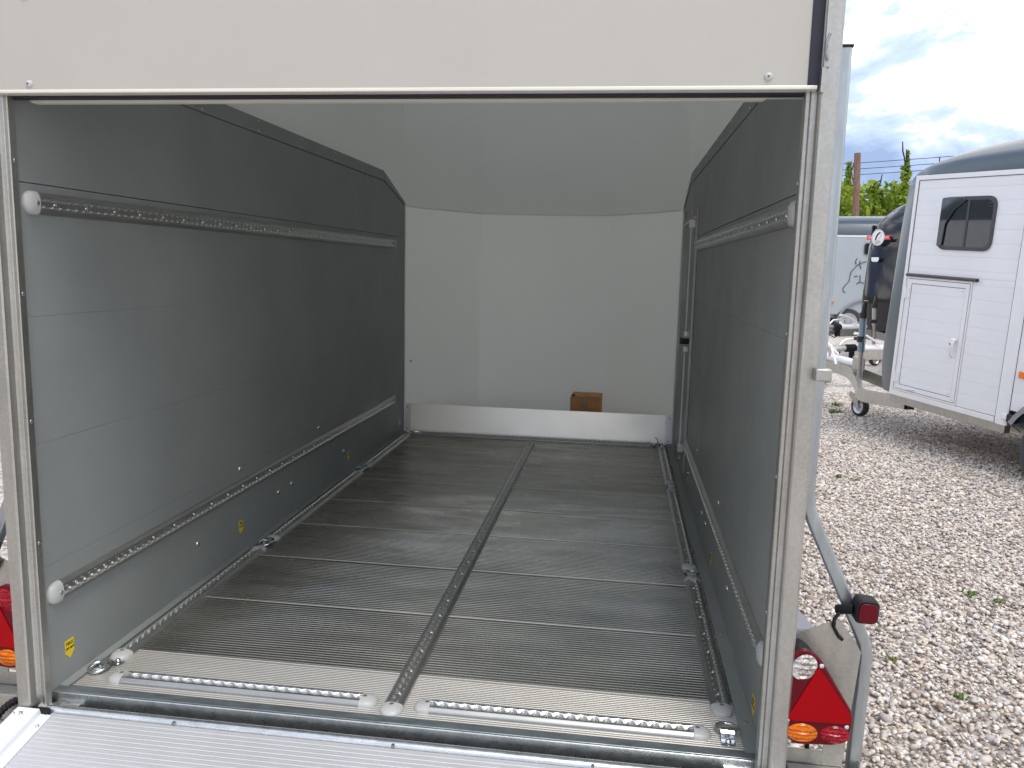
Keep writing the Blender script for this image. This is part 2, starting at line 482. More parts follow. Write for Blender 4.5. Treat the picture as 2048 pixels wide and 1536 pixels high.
# --- walls: horizontal planks, each its own part
def wall_plank(side, z0, z1, y0, y1, cut=None):
    x = WL if side < 0 else WR
    t = 0.022 * side
    b = 0.0004
    def sec(y):
        return [(x, y, z0 + b), (x, y, z1 - b), (x + b * side * 2, y, z1), (x + t, y, z1), (x + t, y, z0), (x + b * side * 2, y, z0)]
    mb = MB()
    if cut:
        s0, s1 = [(p[0], p[1]) for p in cut], None
        mb.prism([(p[0], p[1]) for p in cut], 0, x, x + t)
    else:
        A, B = sec(y0), sec(y1)
        mb.add(A + B, [(i, (i + 1) % 6, 6 + (i + 1) % 6, 6 + i) for i in range(6)] + [(0, 1, 2, 3, 4, 5), (11, 10, 9, 8, 7, 6)])
    return mb.build("wall_panel", M['wall'], trailer)
ZS = [-0.012, 0.286, 0.555, 0.822, 1.0915]
for side in (-1, 1):
    for a, b in zip(ZS[:-1], ZS[1:]):
        wall_plank(side, a, b, -0.028, DEPTH)
    wall_plank(side, 0, 0, 0, 0, cut=[(-0.028, 1.0935), (DEPTH, 1.0935), (DEPTH, 1.268), (2.50, 1.358), (-0.028, 1.358)])
    # capping profile along the top edge and down the chamfer
    x = WL if side < 0 else WR
    i = -side * 0.003
    MB().prism([(-0.028, 1.360), (2.497, 1.360), (2.475, 1.408), (-0.028, 1.408)], 0, x + i, x - i * 6).build("wall_top_profile", M['wall'], trailer, bevel=0.001)
    MB().prism([(2.499, 1.360), (DEPTH + .004, 1.270), (DEPTH + .004, 1.284), (2.477, 1.408)], 0, x + i * 1.2, x - i * 6).build("wall_top_profile", M['wall'], trailer, bevel=0.001)
    MB().box(min(x + i * 1.5, x - i * 6), max(x + i * 1.5, x - i * 6), DEPTH + .002, DEPTH + .010, 0.0, 1.283).build("corner_trim", M['alu'], trailer)
    # floor angle along the wall
    wd = 0.021 if side < 0 else 0.031
    xs = sorted((x - side * wd, x))
    MB().prism([(xs[0], 0.0025), (xs[1], 0.0025), (xs[1], 0.006), (xs[0], 0.006)], 1, 0.012, DEPTH - .01).build("floor_angle", M['wall'], trailer)

# pop rivets on the capping
rivet = MB().lathe([(0.0, 0.0022), (0.0022, 0.0018), (0.0036, 0.0)], 10).mesh("rivet", M['alu'], 40)
for side in (-1, 1):
    x = WL + .003 if side < 0 else WR - .003
    rt = axes((0, 1, 0), (0, 0, -side), (-side, 0, 0))
    for y in np.arange(0.35, 2.45, 0.36):
        for z in (1.368, 1.398):
            place("rivet", rivet, trailer, (x, y, z), rt)

# --- floor planks: extruded ribbed profiles
def ribbed(y0, y1, x0, x1, pitch, land, depth, z=0.0, seam=0.010):
    prof = [(y0 + .0003, z - 0.02), (y0 + .0003, z - .0008), (y0 + .0016, z + .0014), (y0 + .0032, z + .0014), (y0 + .0050, z)]
    y = y0 + .0062
    while y + pitch < y1 - .0002:
        g_ = pitch - land
        prof += [(y, z), (y + g_ * .28, z - depth), (y + g_ * .72, z - depth), (y + g_, z)]
        y += pitch
    prof += [(y1 - .0003, z), (y1 - .0003, z - .02)]
    vs = [(x0, p[0], p[1]) for p in prof] + [(x1, p[0], p[1]) for p in prof]
    n = len(prof)
    return MB().add(vs, [(i, i + 1, n + i + 1, n + i) for i in range(n - 1)])
SEAMS = [0.2, 0.525, 0.865, 1.20, 1.515, 1.845, 2.19, 2.53, 2.885]
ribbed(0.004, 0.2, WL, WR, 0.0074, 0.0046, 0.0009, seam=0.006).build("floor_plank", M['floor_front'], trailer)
for a, b in zip(SEAMS[:-1], SEAMS[1:]):
    ribbed(a, b, WL, WR, 0.0116, 0.0074, 0.0024).build("floor_plank", M['floor'], trailer)
    MB().prism([(a - .0010, -.001), (a + .0002, .0011), (a + .0010, .0011), (a + .0034, -.001)], 0, WL + .024, WR - .034).build("seam_glint", M['floor_front'], trailer)  # brighter strip added to stand in for the glint along each seam
MB().box(WL, WR, 0.01, DEPTH, -0.045, -0.0215).build("floor_frame", M['galv'], trailer)

# --- tie-down rails with scalloped slots
def rail_mesh(L, w=0.045, h=0.0115):
    per, pitch = 8, 0.0255
    n = max(2, int(round(L / pitch)))
    pitch = L / n
    rows = []
    for k in range(n * per + 1):
        x = k * pitch / per
        u = (k % per) / per - 0.5
        s_ = max(0.0046, math.sqrt(max(0, 0.0098 ** 2 - (u * 0.0255) ** 2)))
        tooth = min(1.0, max(0.0, (0.0098 - s_) / 0.0052))
        ch = 0.0004 + 0.0036 * tooth
        half = []
        for yy in (1.0, .985, .9, .76):
            half.append((yy * w / 2, h * (0 if yy == 1 else math.sqrt(max(0, 1 - (yy * .985) ** 3.0)))))
        half.append((0.0150, h * 0.985))
        half.append((0.0136, h))
        half.append((s_ + ch, h))
        half.append((s_, h - ch * 1.0))
        half.append((s_ + 0.0008, 0.004))
        rows.append([(x, -p[0], p[1]) for p in half] + [(x, p[0], p[1]) for p in reversed(half)])
    me = MB().grid(rows).mesh("tie_down_rail", M['rail'], 38)
    me.materials.append(M['rail_lip'])
    nq = 17
    for i, pl_ in enumerate(me.polygons):
        if i % nq in (6, 7, 9, 10):
            pl_.material_index = 1
    return me
def cap_mesh():
    mb = MB(); rows = []
    for i in range(9):
        t = i / 8 * math.pi / 2
        rx = 0.027 * math.sin(t) if i else 0.0
        row = []
        for k in range(17):
            a = math.pi * k / 16
            c_ = math.cos(t)
            row.append((-rx + 0.0, -0.0245 * math.cos(a) * (c_ ** .85 if c_ > 0 else 0), 0.0146 * math.sin(a) ** .7 * (c_ ** .9 if c_ > 0 else 0)))
        rows.append(row)
    front = [(0.010, p[1], p[2]) for p in rows[0]]
    mb.grid([front] + rows)
    k = len(mb.v)
    mb.add([(0.010, 0, 0.004)] + front, [(0, i + 1, i + 2) for i in range(16)])
    return mb.mesh("end_cap", M['cap'], 50)
CAP = cap_mesh()
SCREW = MB().lathe([(0.0, 0.001), (0.0012, 0.001), (0.0016, 0.0022), (0.0036, 0.0016), (0.0046, 0.0)], 12).mesh("screw", M['zinc'], 40)
SCREW_DARK = MB().lathe([(0.0, 0.0008), (0.0016, 0.0006), (0.0018, 0.0016), (0.0042, 0.0014), (0.0048, 0.0)], 12).mesh("screw", M['galv_dark'], 40)
RAILS = {}
def rail(p, rot, L, caps=(True, True), every=4):
    key = round(L, 3)
    if key not in RAILS:
        RAILS[key] = rail_mesh(L)
    o = place("tie_down_rail", RAILS[key], trailer, p, rot)
    n = int(round(L / 0.0255)); pt = L / n
    for k in range(2, n, every):
        place("screw", SCREW, o, ((k + .5) * pt, 0, 0.0048))
    if caps[0]:
        c_ = place("end_cap", CAP, o, (0, 0, 0))
        place("screw", SCREW_DARK, o, (0.002, 0, 0.0142))
    if caps[1]:
        c_ = place("end_cap", CAP, o, (L, 0, 0), (0, 0, math.pi))
        place("screw", SCREW_DARK, o, (L - 0.002, 0, 0.0142))
    return o
ROT_L = axes((0, 1, 0), (0, 0, 1), (1, 0, 0))
ROT_R = axes((0, 1, 0), (0, 0, -1), (-1, 0, 0))
ROT_F = axes((0, 1, 0), (-1, 0, 0), (0, 0, 1))
ROT_X = axes((1, 0, 0), (0, 1, 0), (0, 0, 1))
rail((WL, 0.015, 1.053), ROT_L, 2.655)
rail((WL, 0.015, 0.219), ROT_L, 2.655)
rail((WR, 0.060, 1.056), ROT_R, 1.95)
rail((WR, 0.060, 0.190), ROT_R, 1.95)
for x in (-0.712, 0.694):
    for y0, y1 in ((0.165, 0.905), (1.015, 1.925), (2.06, 2.755)):
        rail((x, y0, 0.0), ROT_F, y1 - y0)
rail((-0.011, 0.045, 0.0), ROT_F, 2.67)
rail((-0.650, 0.068, 0.0), ROT_X, 0.575)
rail((0.060, 0.068, 0.0), ROT_X, 0.575)
rail((-0.645, 2.840, 0.0), ROT_X, 1.27)

# --- lashing rings
def ring_meshes():
    pts = []
    for k in range(24):
        a = 2 * math.pi * k / 24
        pts.append((0.021 * math.cos(a), 0.021 * math.sin(a), 0.006 + 0.004 * math.cos(a)))
    ring = MB().tube(pts, 0.0036, 8, closed=True).mesh("lashing_ring", M['zinc'], 60)
    path = [(0.034, 0.0015), (0.014, 0.0015), (0.010, 0.004), (0.009, 0.012), (0.004, 0.0165), (-0.006, 0.0165), (-0.011, 0.012), (-0.012, 0.004), (-0.015, 0.0015), (-0.028, 0.0015)]
    rows = []
    for s_ in (-0.0135, 0.0135):
        rows.append([(p[0] + 0.022, s_, p[1]) for p in path])
    strap = MB().grid([list(r_) for r_ in rows]).mesh("strap", M['zinc'], 30)
    bolt = MB().lathe([(0, 0.0075), (0.003, 0.007), (0.0055, 0.005), (0.0065, 0.001)], 12).mesh("bolt", M['zinc'], 50)
    return ring, strap, bolt
RING, STRAP, BOLT = ring_meshes()
for (x, y, a) in ((-0.722, 0.092, R(62)), (-0.712, 0.958, R(80)), (-0.712, 1.985, R(85)), (-0.708, 2.815, R(20)),
                  (0.694, 0.088, R(-92)), (0.694, 0.958, R(-90)), (0.694, 1.985, R(-90)), (0.70, 2.815, R(170))):
    o = place("lashing_ring", RING, trailer, (x, y, 0.004), (0, 0, a))
    s_ = place("strap", STRAP, o, (0, 0, -0.002))
    place("bolt", BOLT, o, (0.046, 0, 0.0))
# black cable tie left on the far ring
o = MB().tube([(0.685, 2.80, 0.012), (0.672, 2.79, 0.030), (0.660, 2.785, 0.012), (0.652, 2.775, -0.001)], 0.0022, 6).add([], []).build("cable_tie", M['black'], trailer, smooth=60)
MB().tube([(0.670, 2.788, 0.03), (0.668, 2.78, 0.05), (0.655, 2.778, 0.058)], 0.002, 6).build("tie_tail", M['black'], o, smooth=60)

# --- button-head bolts in the walls
BTN = MB().lathe([(0.0, 0.0055), (0.003, 0.0052), (0.0065, 0.0035), (0.0085, 0.001), (0.0088, 0.0)], 16).mesh("wall_bolt", M['zinc'], 60)
for y, z in ((0.887, .278), (1.295, .120), (1.178, .119), (0.613, .122), (1.575, .279), (1.866, .115)):
    place("wall_bolt", BTN, trailer, (WL, y, z), ROT_L)
    place("wall_bolt", BTN, trailer, (WR, y - 0.02, z - 0.012), ROT_R)
# small screws of the floor angle and specks
for y in np.arange(0.12, 2.8, 0.42):
    place("screw", SCREW_DARK, trailer, (WL + .012, y, .006), None)
    place("screw", SCREW_DARK, trailer, (WR - .014, y, .006), None)

# --- load stickers
ST = MB().prism([(0, -0.024), (0.0145, -0.010), (0.0145, 0.020), (-0.0145, 0.020), (-0.0145, -0.010)], 2, 0, 0.0006).mesh("load_sticker", M['yellow'])
TX1 = text_mesh("lettering", "MAX", 0.0105, M['ink'])
TX2 = text_mesh("lettering", "250 daN", 0.0078, M['ink'])
def sticker(x, y, z, side):
    rt = axes((0, 1, 0), (0, 0, 1), (1, 0, 0)) if side < 0 else axes((0, -1, 0), (0, 0, 1), (-1, 0, 0))
    o = place("load_sticker", ST, trailer, (x, y, z), rt)
    place("lettering", TX1, o, (0, 0.011, 0.0009))
    place("lettering", TX2, o, (0, 0.000, 0.0009))
for y, z in ((0.050, .074), (0.883, .086), (1.939, .080), (2.80, .075)):
    sticker(WL, y, z, -1)
for y, z in ((0.130, .040), (0.96, .058), (1.90, .075)):
    sticker(WR, y, z, 1)

# --- kickboard across the front of the load floor
kb = MB().prism([(DEPTH, .004), (DEPTH + .003, .004), (DEPTH + .021, .157), (DEPTH + .034, .157), (DEPTH + .034, .159), (DEPTH + .018, .159)], 0, WL + .004, WR - .004).build("kickboard", M['kick'], trailer)
for s_ in (-1, 1):
    x = WL if s_ < 0 else WR
    a, b = sorted((x - s_ * 0.001, x - s_ * 0.040))
    MB().prism([(DEPTH - .0035, .002), (DEPTH - .0006, .002), (DEPTH + .0174, .160), (DEPTH + .0145, .160)], 0, a, b).build("bracket", M['alu'], kb, bevel=0.001)
    for z in (0.018, 0.142):
        place("screw", SCREW_DARK, kb, (x - s_ * 0.02, DEPTH - .0035 + .114 * z, z), (R(84), 0, 0))

# --- polyester nose and hood
XC = (WL + WR) / 2
def nose_plan(n=9):
    pts = []
    L0, L1 = Vector((WL - .003, DEPTH + .004)), Vector((-0.425, 3.43))
    R0, R1 = Vector((WR + .003, DEPTH + .004)), Vector((0.365, 3.43))
    for k in range(n):
        t = k / (n - 1)
        c_ = L0.lerp(L1, t) + Vector((-0.87, 0.5)).normalized() * 0.03 * math.sin(math.pi * t)
        pts.append(c_)
    for k in range(1, 2 * n):
        t = k / (2 * n)
        pts.append(L1.lerp(R1, t) + Vector((0, 0.06)) * math.sin(math.pi * t))
    for k in range(n):
        t = 1 - k / (n - 1)
        pts.append(R0.lerp(R1, t) + Vector((0.87, 0.5)).normalized() * 0.03 * math.sin(math.pi * t))
    return pts
plan = nose_plan()
rows = []
for z in (-0.02, 0.3, 0.6, 0.9, 1.15, 1.268):
    rows.append([(p.x, p.y, z) for p in plan])
MB().grid(rows).build("nose_shell", M['poly'], trailer, smooth=16)
rows = []
for j in range(13):
    t = j / 12
    z = 1.262 + 0.74 * math.sin(t * math.pi / 2)
    back = 0.95 * (1 - math.cos(t * math.pi / 2)) + 0.16 * t
    inx = 0.30 * (1 - math.cos(t * math.pi / 2)) ** 1.3
    k = 1 - inx / 0.76
    row = [((WL - .024) * k + XC * (1 - k), -0.02, z)]
    row += [((WL - .024) * k + XC * (1 - k), y, z) for y in (0.8, 1.6, 2.2)]
    for p in plan:
        yy = DEPTH + (p.y + .002 - DEPTH) * (1 - 0.1 * t) - back * (0.45 + 0.55 * min(1, (p.y - DEPTH) / .5))
        xx = XC + (p.x - XC) * k * (1 + 0.028 * min(1, t * 5) * (1 - min(1, (p.y - DEPTH) / .2)))
        row.append((xx, yy, z))
    row += [((WR + .024) * k + XC * (1 - k), y, z) for y in (2.2, 1.6, 0.8)]
    row.append(((WR + .024) * k + XC * (1 - k), -0.02, z))
    rows.append(row)
hood = MB().grid(rows)
top = rows[-1]; n = len(top)
hood.add(top, [(i, i + 1, n - 2 - i, n - 1 - i) for i in range(n // 2 - 1)])
hood.build("hood_shell", M['poly_roof'], trailer, smooth=35)
fl = MB(); bot = [(p.x, p.y, 0.016) for p in plan]
fl.add(bot, [tuple(range(len(bot)))]).build("nose_floor", M['wall'], trailer)
MB().lathe([(0, .002), (.004, .001), (.005, 0)], 8).build("screw", M['ink'], trailer, loc=(-0.733, DEPTH + .05, 0.40), rot=(R(90), 0, 0))

# --- service door in the right wall
dr = MB().box(WR - .0035, WR - .0005, 2.02, 2.70, 0.075, 1.205).build("side_door", M['wall'], trailer)
for y0, y1, z0, z1 in ((2.008, 2.020, 0.065, 1.215), (2.70, 2.722, 0.0, 1.24), (2.745, 2.757, 0.0, 1.24)):
    MB().box(WR - .011, WR - .0005, y0, y1, z0, z1).build("door_trim", M['rail'], dr, bevel=0.001)
MB().box(WR - .010, WR - .0005, 2.022, 2.69, 1.170, 1.182).build("door_trim", M['rail'], dr)
MB().box(WR - .005, WR - .0034, 2.46, 2.62, 0.80, 1.03).build("instruction_label", material("grey_label", (0.33, 0.34, 0.34), .5, var=.15, vscale=60), dr)
for z0, z1 in ((0.685, 1.135), (0.165, 0.590)):
    MB().cyl((WR - .021, 2.115, z0), (WR - .021, 2.115, z1), 0.0036, 10).build("locking_rod", M['logo_white'], dr, smooth=40)
hd = MB().cyl((WR - .004, 2.125, 0.637), (WR - .040, 2.125, 0.637), 0.013, 14).box(WR - .046, WR - .034, 2.108, 2.150, 0.625, 0.652).build("door_latch_handle", M['black_gloss'], dr, smooth=40, bevel=.002)
MB().box(WR - .027, WR - .008, 2.103, 2.127, 0.660, 0.682).build("rod_clamp", M['zinc'], dr)
MB().box(WR - .027, WR - .008, 2.103, 2.127, 0.592, 0.614).build("rod_clamp", M['zinc'], dr)
for z, d in ((1.15, 1), (0.155, -1)):
    MB().box(WR - .030, WR - .004, 2.100, 2.130, z - .018, z + .018).build("rod_guide", M['alu'], dr, bevel=.002)
    MB().cyl((WR - .018, 2.115, z), (WR - .018, 2.115, z + d * .045), 0.0028, 8).build("locking_rod", M['zinc'], dr, smooth=40)
    MB().lathe([(0, .011), (.006, .009), (.009, .004), (.009, 0), (.005, -.004), (0, -.005)], 12).build("rod_knob", M['cap'], dr, smooth=50, loc=(WR - .018, 2.115, z + d * .05))

# --- rear frame
def rear_post(side):
    x = WL if side < 0 else WR
    def pr(poly, z0, z1):
        sh = 0.0115 if side > 0 else 0.003
        return MB().prism([(x + side * (p[0] - sh), p[1]) for p in poly], 2, z0, z1)
    prof = [(0.038, -0.070), (0.036, -0.072), (0.012, -0.072), (0.009, -0.069), (0.009, -0.052), (0.006, -0.050), (0.001, -0.049), (-0.001, -0.047), (-0.002, -0.049), (-0.0075, -0.049),
            (-0.009, -0.047), (-0.009, -0.030), (-0.006, -0.028), (0.006, -0.028), (0.006, -0.020), (0.038, -0.020), (0.040, -0.022), (0.040, -0.068)]
    o = pr(prof, -0.055, 2.0).build("rear_post", M['galv'], trailer, smooth=30)
    for z in (0.32, 0.58, 0.84, 1.1):
        place("screw", SCREW_DARK, o, (x - side * (0.0207 if side > 0 else 0.0122), -0.037, z + 0.03 * (side < 0)), axes((0, 1, 0), (0, 0, -side), (-side, 0, 0)))
    return o
post_l = rear_post(-1)
post_r = rear_post(1)
MB().cyl((WR + .030, -0.075, 0.775), (WR + .030, -0.090, 0.775), 0.0085, 12).box(WR + .020, WR + .048, -0.095, -0.074, 0.765, 0.787).build("stop_bracket", M['galv'], trailer, smooth=40, bevel=.003)
# threshold: top strip, bright lip, dark channel
MB().prism([(0.018, 0.0035), (-0.006, 0.0035), (-0.009, 0.001), (-0.009, -0.006), (0.018, -0.006)], 0, WL - .002, WR + .002).build("threshold_strip", M['galv_dark'], trailer)
MB().prism(rounded([(-0.0095, 0.0055), (-0.0165, 0.0055), (-0.0165, -0.05), (-0.0095, -0.05)], .0025), 0, WL - .010, WR + .010).build("threshold_lip", M['galv_bright'], trailer, smooth=50)
MB().box(WL - .04, WR + .04, -0.072, -0.017, -0.062, -0.052).box(WL - .04, WR + .04, -0.017, 0.05, -0.12, -0.0505).build("threshold_channel", M['channel_steel'], trailer)
# chassis members
for s_ in (-1, 1):
    x = WL if s_ < 0 else WR
    MB().box(*sorted((x + s_ * .0, x + s_ * -.06)), -0.01, 3.3, -0.13, -0.047).build("chassis_beam", M['galv'], trailer, bevel=.003)
    MB().box(*sorted((x + s_ * .042, x + s_ * .205)), -0.045, -0.005, -0.055, 0.004).build("rear_crossmember", M['galv'], trailer, bevel=.003)
    MB().box(*sorted((x + s_ * .042, x + s_ * .205)), -0.05, -0.045, -0.12, -0.055).build("rear_crossmember", M['galv'], trailer)

# --- rear flap above the opening
flap = MB().box(WL - .050, WR - .0215, -0.062, -0.012, 1.2575, 1.90).build("rear_flap", M['panel'], trailer)
MB().prism(rounded([(-0.066, 1.2505), (-0.066, 1.2572), (-0.040, 1.2572), (-0.040, 1.2505)], .002), 0, WL - .050, WR - .006).build("flap_edge_trim", M['cream_trim'], flap, smooth=40)
MB().box(WL - .050, WR - .004, -0.039, -0.013, 1.2480, 1.2572).build("flap_seal", M['navy'], flap)
MB().prism([(WR - .0212, -0.064), (WR - .0025, -0.064), (WR - .0025, -0.0505), (WR - .0212, -0.0505)], 2, 1.2575, 1.90).build("flap_seal", M['navy'], flap)
for x, z in ((0.668, 1.272), (-0.688, 1.268), (-0.688, 1.425), (0.668, 1.43)):
    MB().lathe([(0, .0035), (.0016, .0032), (.0018, .004), (.005, .0032), (.0072, .001), (.0075, 0)], 18).build("flap_rivet", M['cap'], flap, smooth=40, loc=(x, -0.0622, z), rot=(R(90), 0, 0))
    MB().lathe([(0, .001), (.0014, .0008), (.0016, 0)], 8).build("rivet_pin", M['ink'], flap, loc=(x - .001, -0.0656, z), rot=(R(90), 0, 0))
bar = [(-0.738, 1.2535), (-0.738, 1.2475), (0.688, 1.2475), (0.688, 1.2535)]
MB().prism(rounded([(-0.736, 1.2525), (-0.730, 1.2440), (0.674, 1.2450), (0.681, 1.2535)], [.002, .010, .010, .002]), 1, -0.006, 0.010).build("hood_edge_bar", M['cream_trim'], trailer, smooth=40)
MB().box(WL - .04, WR + .04, -0.008, 0.05, 1.2575, 1.30).build("hood_edge_beam", M['poly_roof'], trailer)
# hinge pieces beside the flap
h_ = MB().box(WR - .0005, WR + .0085, -0.076, -0.050, 1.283, 1.90).build("flap_hinge", M['galv'], trailer, bevel=.001)
MB().tube([(WR + .006, -0.078, 1.335), (WR + .001, -0.080, 1.325), (WR + .0, -0.080, 1.303), (WR + .005, -0.078, 1.294)], 0.0022, 6).build("hinge_spring", M['galv_dark'], h_, smooth=60)
MB().box(WR - .003, WR + .003, -0.078, -0.060, 1.243, 1.283).build("hinge_tab", M['galv'], h_)

# --- rear lamp brackets, guard tubes and lamps, mirrored left and right
LAMP = [(0.7693, 0.2209), (0.7726, 0.0973), (0.7945, 0.0795), (0.8698, 0.0847), (0.8924, 0.112), (0.8928, 0.1496), (0.8259, 0.2555), (0.7985, 0.2694), (0.7774, 0.2559)]
def mirror(me, name):
    c_ = me.copy()
    c_.name = name
    co = np.zeros(len(c_.vertices) * 3); c_.vertices.foreach_get("co", co)
    co = co.reshape(-1, 3); co[:, 0] = 2 * XC - co[:, 0]
    c_.vertices.foreach_set("co", co.reshape(-1)); c_.flip_normals(); c_.update()
    return c_
def side_mesh(mb, name, mat, side, parent, smooth=0, bevel=0):
    me = mb.mesh(name, mat, smooth)
    if side < 0:
        me = mirror(me, name)
    o = place(name, me, parent)
    if bevel:
        b = o.modifiers.new("bevel", 'BEVEL'); b.width = bevel; b.segments = 2; b.limit_method = 'ANGLE'; b.angle_limit = R(40)
    return o
def ellipse(cx, cz, rx, rz, n=28, tilt=0.0):
    return [(cx + rx * math.cos(a) * math.cos(tilt) - rz * math.sin(a) * math.sin(tilt), cz + rx * math.cos(a) * math.sin(tilt) + rz * math.sin(a) * math.cos(tilt)) for a in [2 * math.pi * k / n for k in range(n)]]
def lens(cx, cz, rx, rz, y, tilt=0.0, ribs=5):
    """domed, ribbed lens"""
    mb = MB(); rows = []
    n = 28
    for j in range(7):
        t = j / 6
        e_ = ellipse(cx, cz, rx * (1 - t) + 1e-5, rz * (1 - t) + 1e-5, n, tilt)
        row = []
        for p in e_ + [e_[0]]:
            rib = 0.0017 * math.cos((p[1] - cz) / rz * ribs * math.pi) if j > 0 else 0
            row.append((p[0], y - 0.005 * (1 - (1 - t) ** 2) - rib, p[1]))
        rows.append(row)
    return mb.grid(rows)
for side in (-1, 1):
    # bracket plate with a slot
    pl = MB()
    y0, y1 = -0.004, -0.0015
    pl.prism([(0.785, 0.070), (0.905, 0.070), (0.917, 0.240), (0.905, 0.262), (0.872, 0.303), (0.785, 0.262)], 1, y0, y1)
    pl.prism([(0.866, -0.05), (0.900, 0.0), (0.905, 0.0698), (0.863, 0.0698), (0.863, 0.0)], 1, y0, y1)
    pl.box(0.785, 0.8628, y0, y1, -0.05, 0.034)
    plate = side_mesh(pl, "lamp_bracket", M['galv'], side, trailer)
    # guard tube
    gp = [(0.806, 0.022, 1.336), (0.806, 0.022, 1.0), (0.803, 0.022, 0.54), (0.807, 0.022, 0.512), (0.816, 0.022, 0.488), (0.917, 0.022, 0.276), (0.928, 0.022, 0.250), (0.933, 0.022, 0.226), (0.928, 0.022, -0.02), (0.926, 0.022, -0.22)]
    tb = MB()
    sec = rounded([(-.012, -.012), (.012, -.012), (.012, .012), (-.012, .012)], .005, 3)
    rws = []
    for i, p in enumerate(gp):
        a = Vector(gp[max(i - 1, 0)]); b = Vector(gp[min(i + 1, len(gp) - 1)])
        d = (b - a).normalized(); lat = Vector((0, 1, 0)).cross(d).normalized()
        rws.append([tuple(Vector(p) + lat * q[0] + Vector((0, 1, 0)) * q[1]) for q in sec + [sec[0]]])
    tb.grid(rws)
    tube = side_mesh(tb, "guard_tube", M['galv_blue'], side, trailer, smooth=50)
    side_mesh(MB().box(0.793, 0.819, 0.009, 0.035, 1.3362, 1.341), "tube_plug", M['black'], side, tube)
    # lamp
    yb, yf = -0.030, -0.068
    body = MB().prism(rounded(LAMP, [.012, .012, .010, .012, .012, .012, .016, .012, .014], 5), 1, yf + .010, yf)
    lamp = side_mesh(body, "tail_lamp", M['red_dark'], side, trailer, smooth=40, bevel=.003)
    hs = rounded([(0.775, 0.228), (0.776, 0.10), (0.80, 0.087), (0.865, 0.091), (0.883, 0.115), (0.883, 0.148), (0.822, 0.246), (0.80, 0.262), (0.781, 0.25)], .01, 3)
    side_mesh(MB().prism(hs, 1, -0.006, yf + .0102), "lamp_housing", M['black'], side, lamp, smooth=40)
    rf = rounded([(0.775, 0.128), (0.888, 0.130), (0.889, 0.148), (0.826, 0.236)], .003, 2)
    side_mesh(MB().prism(rf, 1, yf - .0001, yf - .0022), "reflector", M['red_refl'], side, lamp)
    side_mesh(lens(0.8005, 0.2330, 0.0215, 0.0262, yf - .0006, -0.5), "lamp_lens", M['clear'] if side > 0 else M['red_lit'], side, lamp, smooth=30)
    side_mesh(lens(0.8055, 0.1045, 0.0275, 0.0185, yf - .0006, 0.0), "lamp_lens", M['amber'], side, lamp, smooth=30)
    side_mesh(lens(0.8640, 0.1060, 0.0265, 0.0175, yf - .0006, 0.0), "lamp_lens", M['red_lit'], side, lamp, smooth=30)
    for (x, z) in ((0.7775, 0.1275), (0.8305, 0.2385), (0.8830, 0.1235)):
        sx = x if side > 0 else 2 * XC - x
        place("screw", SCREW, lamp, (sx, yf - .001, z), (R(90), 0, 0))
    # side marker lamp on its rubber arm
    mk = MB().prism(rounded([(0.892, 0.308), (0.934, 0.308), (0.936, 0.352), (0.896, 0.354)], .012, 4), 1, -0.030, 0.005)
    marker = side_mesh(mk, "marker_lamp", M['black'], side, trailer, smooth=40, bevel=.003)
    side_mesh(MB().prism(rounded([(0.8965, 0.3125), (0.930, 0.3125), (0.9315, 0.3475), (0.900, 0.349)], .009, 4), 1, -0.0305, -0.034), "lamp_lens", M['red_dark'], side, marker, smooth=40, bevel=.001)
    side_mesh(MB().cyl((0.895, -0.012, 0.328), (0.870, 0.008, 0.318), 0.009, 12), "rubber_arm", M['black'], side, marker, smooth=40)
    side_mesh(MB().tube([(0.872, -0.006, 0.318), (0.862, -0.010, 0.305), (0.862, -0.010, 0.290), (0.872, -0.010, 0.272), (0.880, -0.008, 0.265)], 0.0035, 8), "marker_cable", M['black'], side, marker, smooth=60)
    # cable under the lamp
    side_mesh(MB().tube([(0.834, -0.02, 0.09), (0.835, 0.0, 0.06), (0.838, 0.015, 0.02), (0.84, 0.03, -0.1)], 0.0045, 8), "lamp_cable", M['black'], side, lamp, smooth=60)
    # wheel and mudguard
    wx, wy, wz = 0.885, 1.24, GROUND + 0.285
    wh = MB().lathe([(0.19, -0.075), (0.255, -0.08), (0.283, -0.062), (0.288, 0), (0.283, 0.062), (0.255, 0.08), (0.19, 0.075)], 40, (wx, wy, wz), (1, 0, 0))
    wheel = side_mesh(wh, "wheel", M['tyre'], side, trailer, smooth=40)
    side_mesh(MB().lathe([(0.0, 0.05), (0.05, 0.055), (0.10, 0.03), (0.16, 0.04), (0.19, 0.075), (0.19, -0.06)], 32, (wx, wy, wz), (1, 0, 0)), "rim", M['rim'], side, wheel, smooth=40)
    rws = []
    for k in range(19):
        a = math.pi * (1.02 - 1.04 * k / 18)
        rr = 0.345
        rws.append([(x, wy + rr * 1.12 * math.cos(a), wz + rr * math.sin(a) + dz) for x, dz in ((0.775, 0), (0.95, 0), (0.968, -.006), (0.975, -.03))])
    side_mesh(MB().grid(rws), "mudguard", M['frame'], side, trailer, smooth=50)  # dark grey puts the shade on the guard's rear face into its colour
    st = MB().prism([(0.25, 0.168), (0.62, 0.105), (0.62, 0.085), (0.25, 0.150)], 0, 0.785, 0.902)
    side_mesh(st, "mudguard_step", M['mudguard'], side, trailer, bevel=.006)
MB().cyl((-0.85, 1.24, GROUND + .285), (0.84, 1.24, GROUND + .285), 0.035, 12).build("axle", M['galv'], trailer, smooth=40)
for s_ in (-1, 1):
    MB().tube([(s_ * .70, 3.2, -0.09), (s_ * .45, 3.75, -0.09), (s_ * .06, 4.6, -0.09), (s_ * .04, 5.0, -0.09)], 0.045, 8).build("drawbar", M['galv'], trailer, smooth=40)

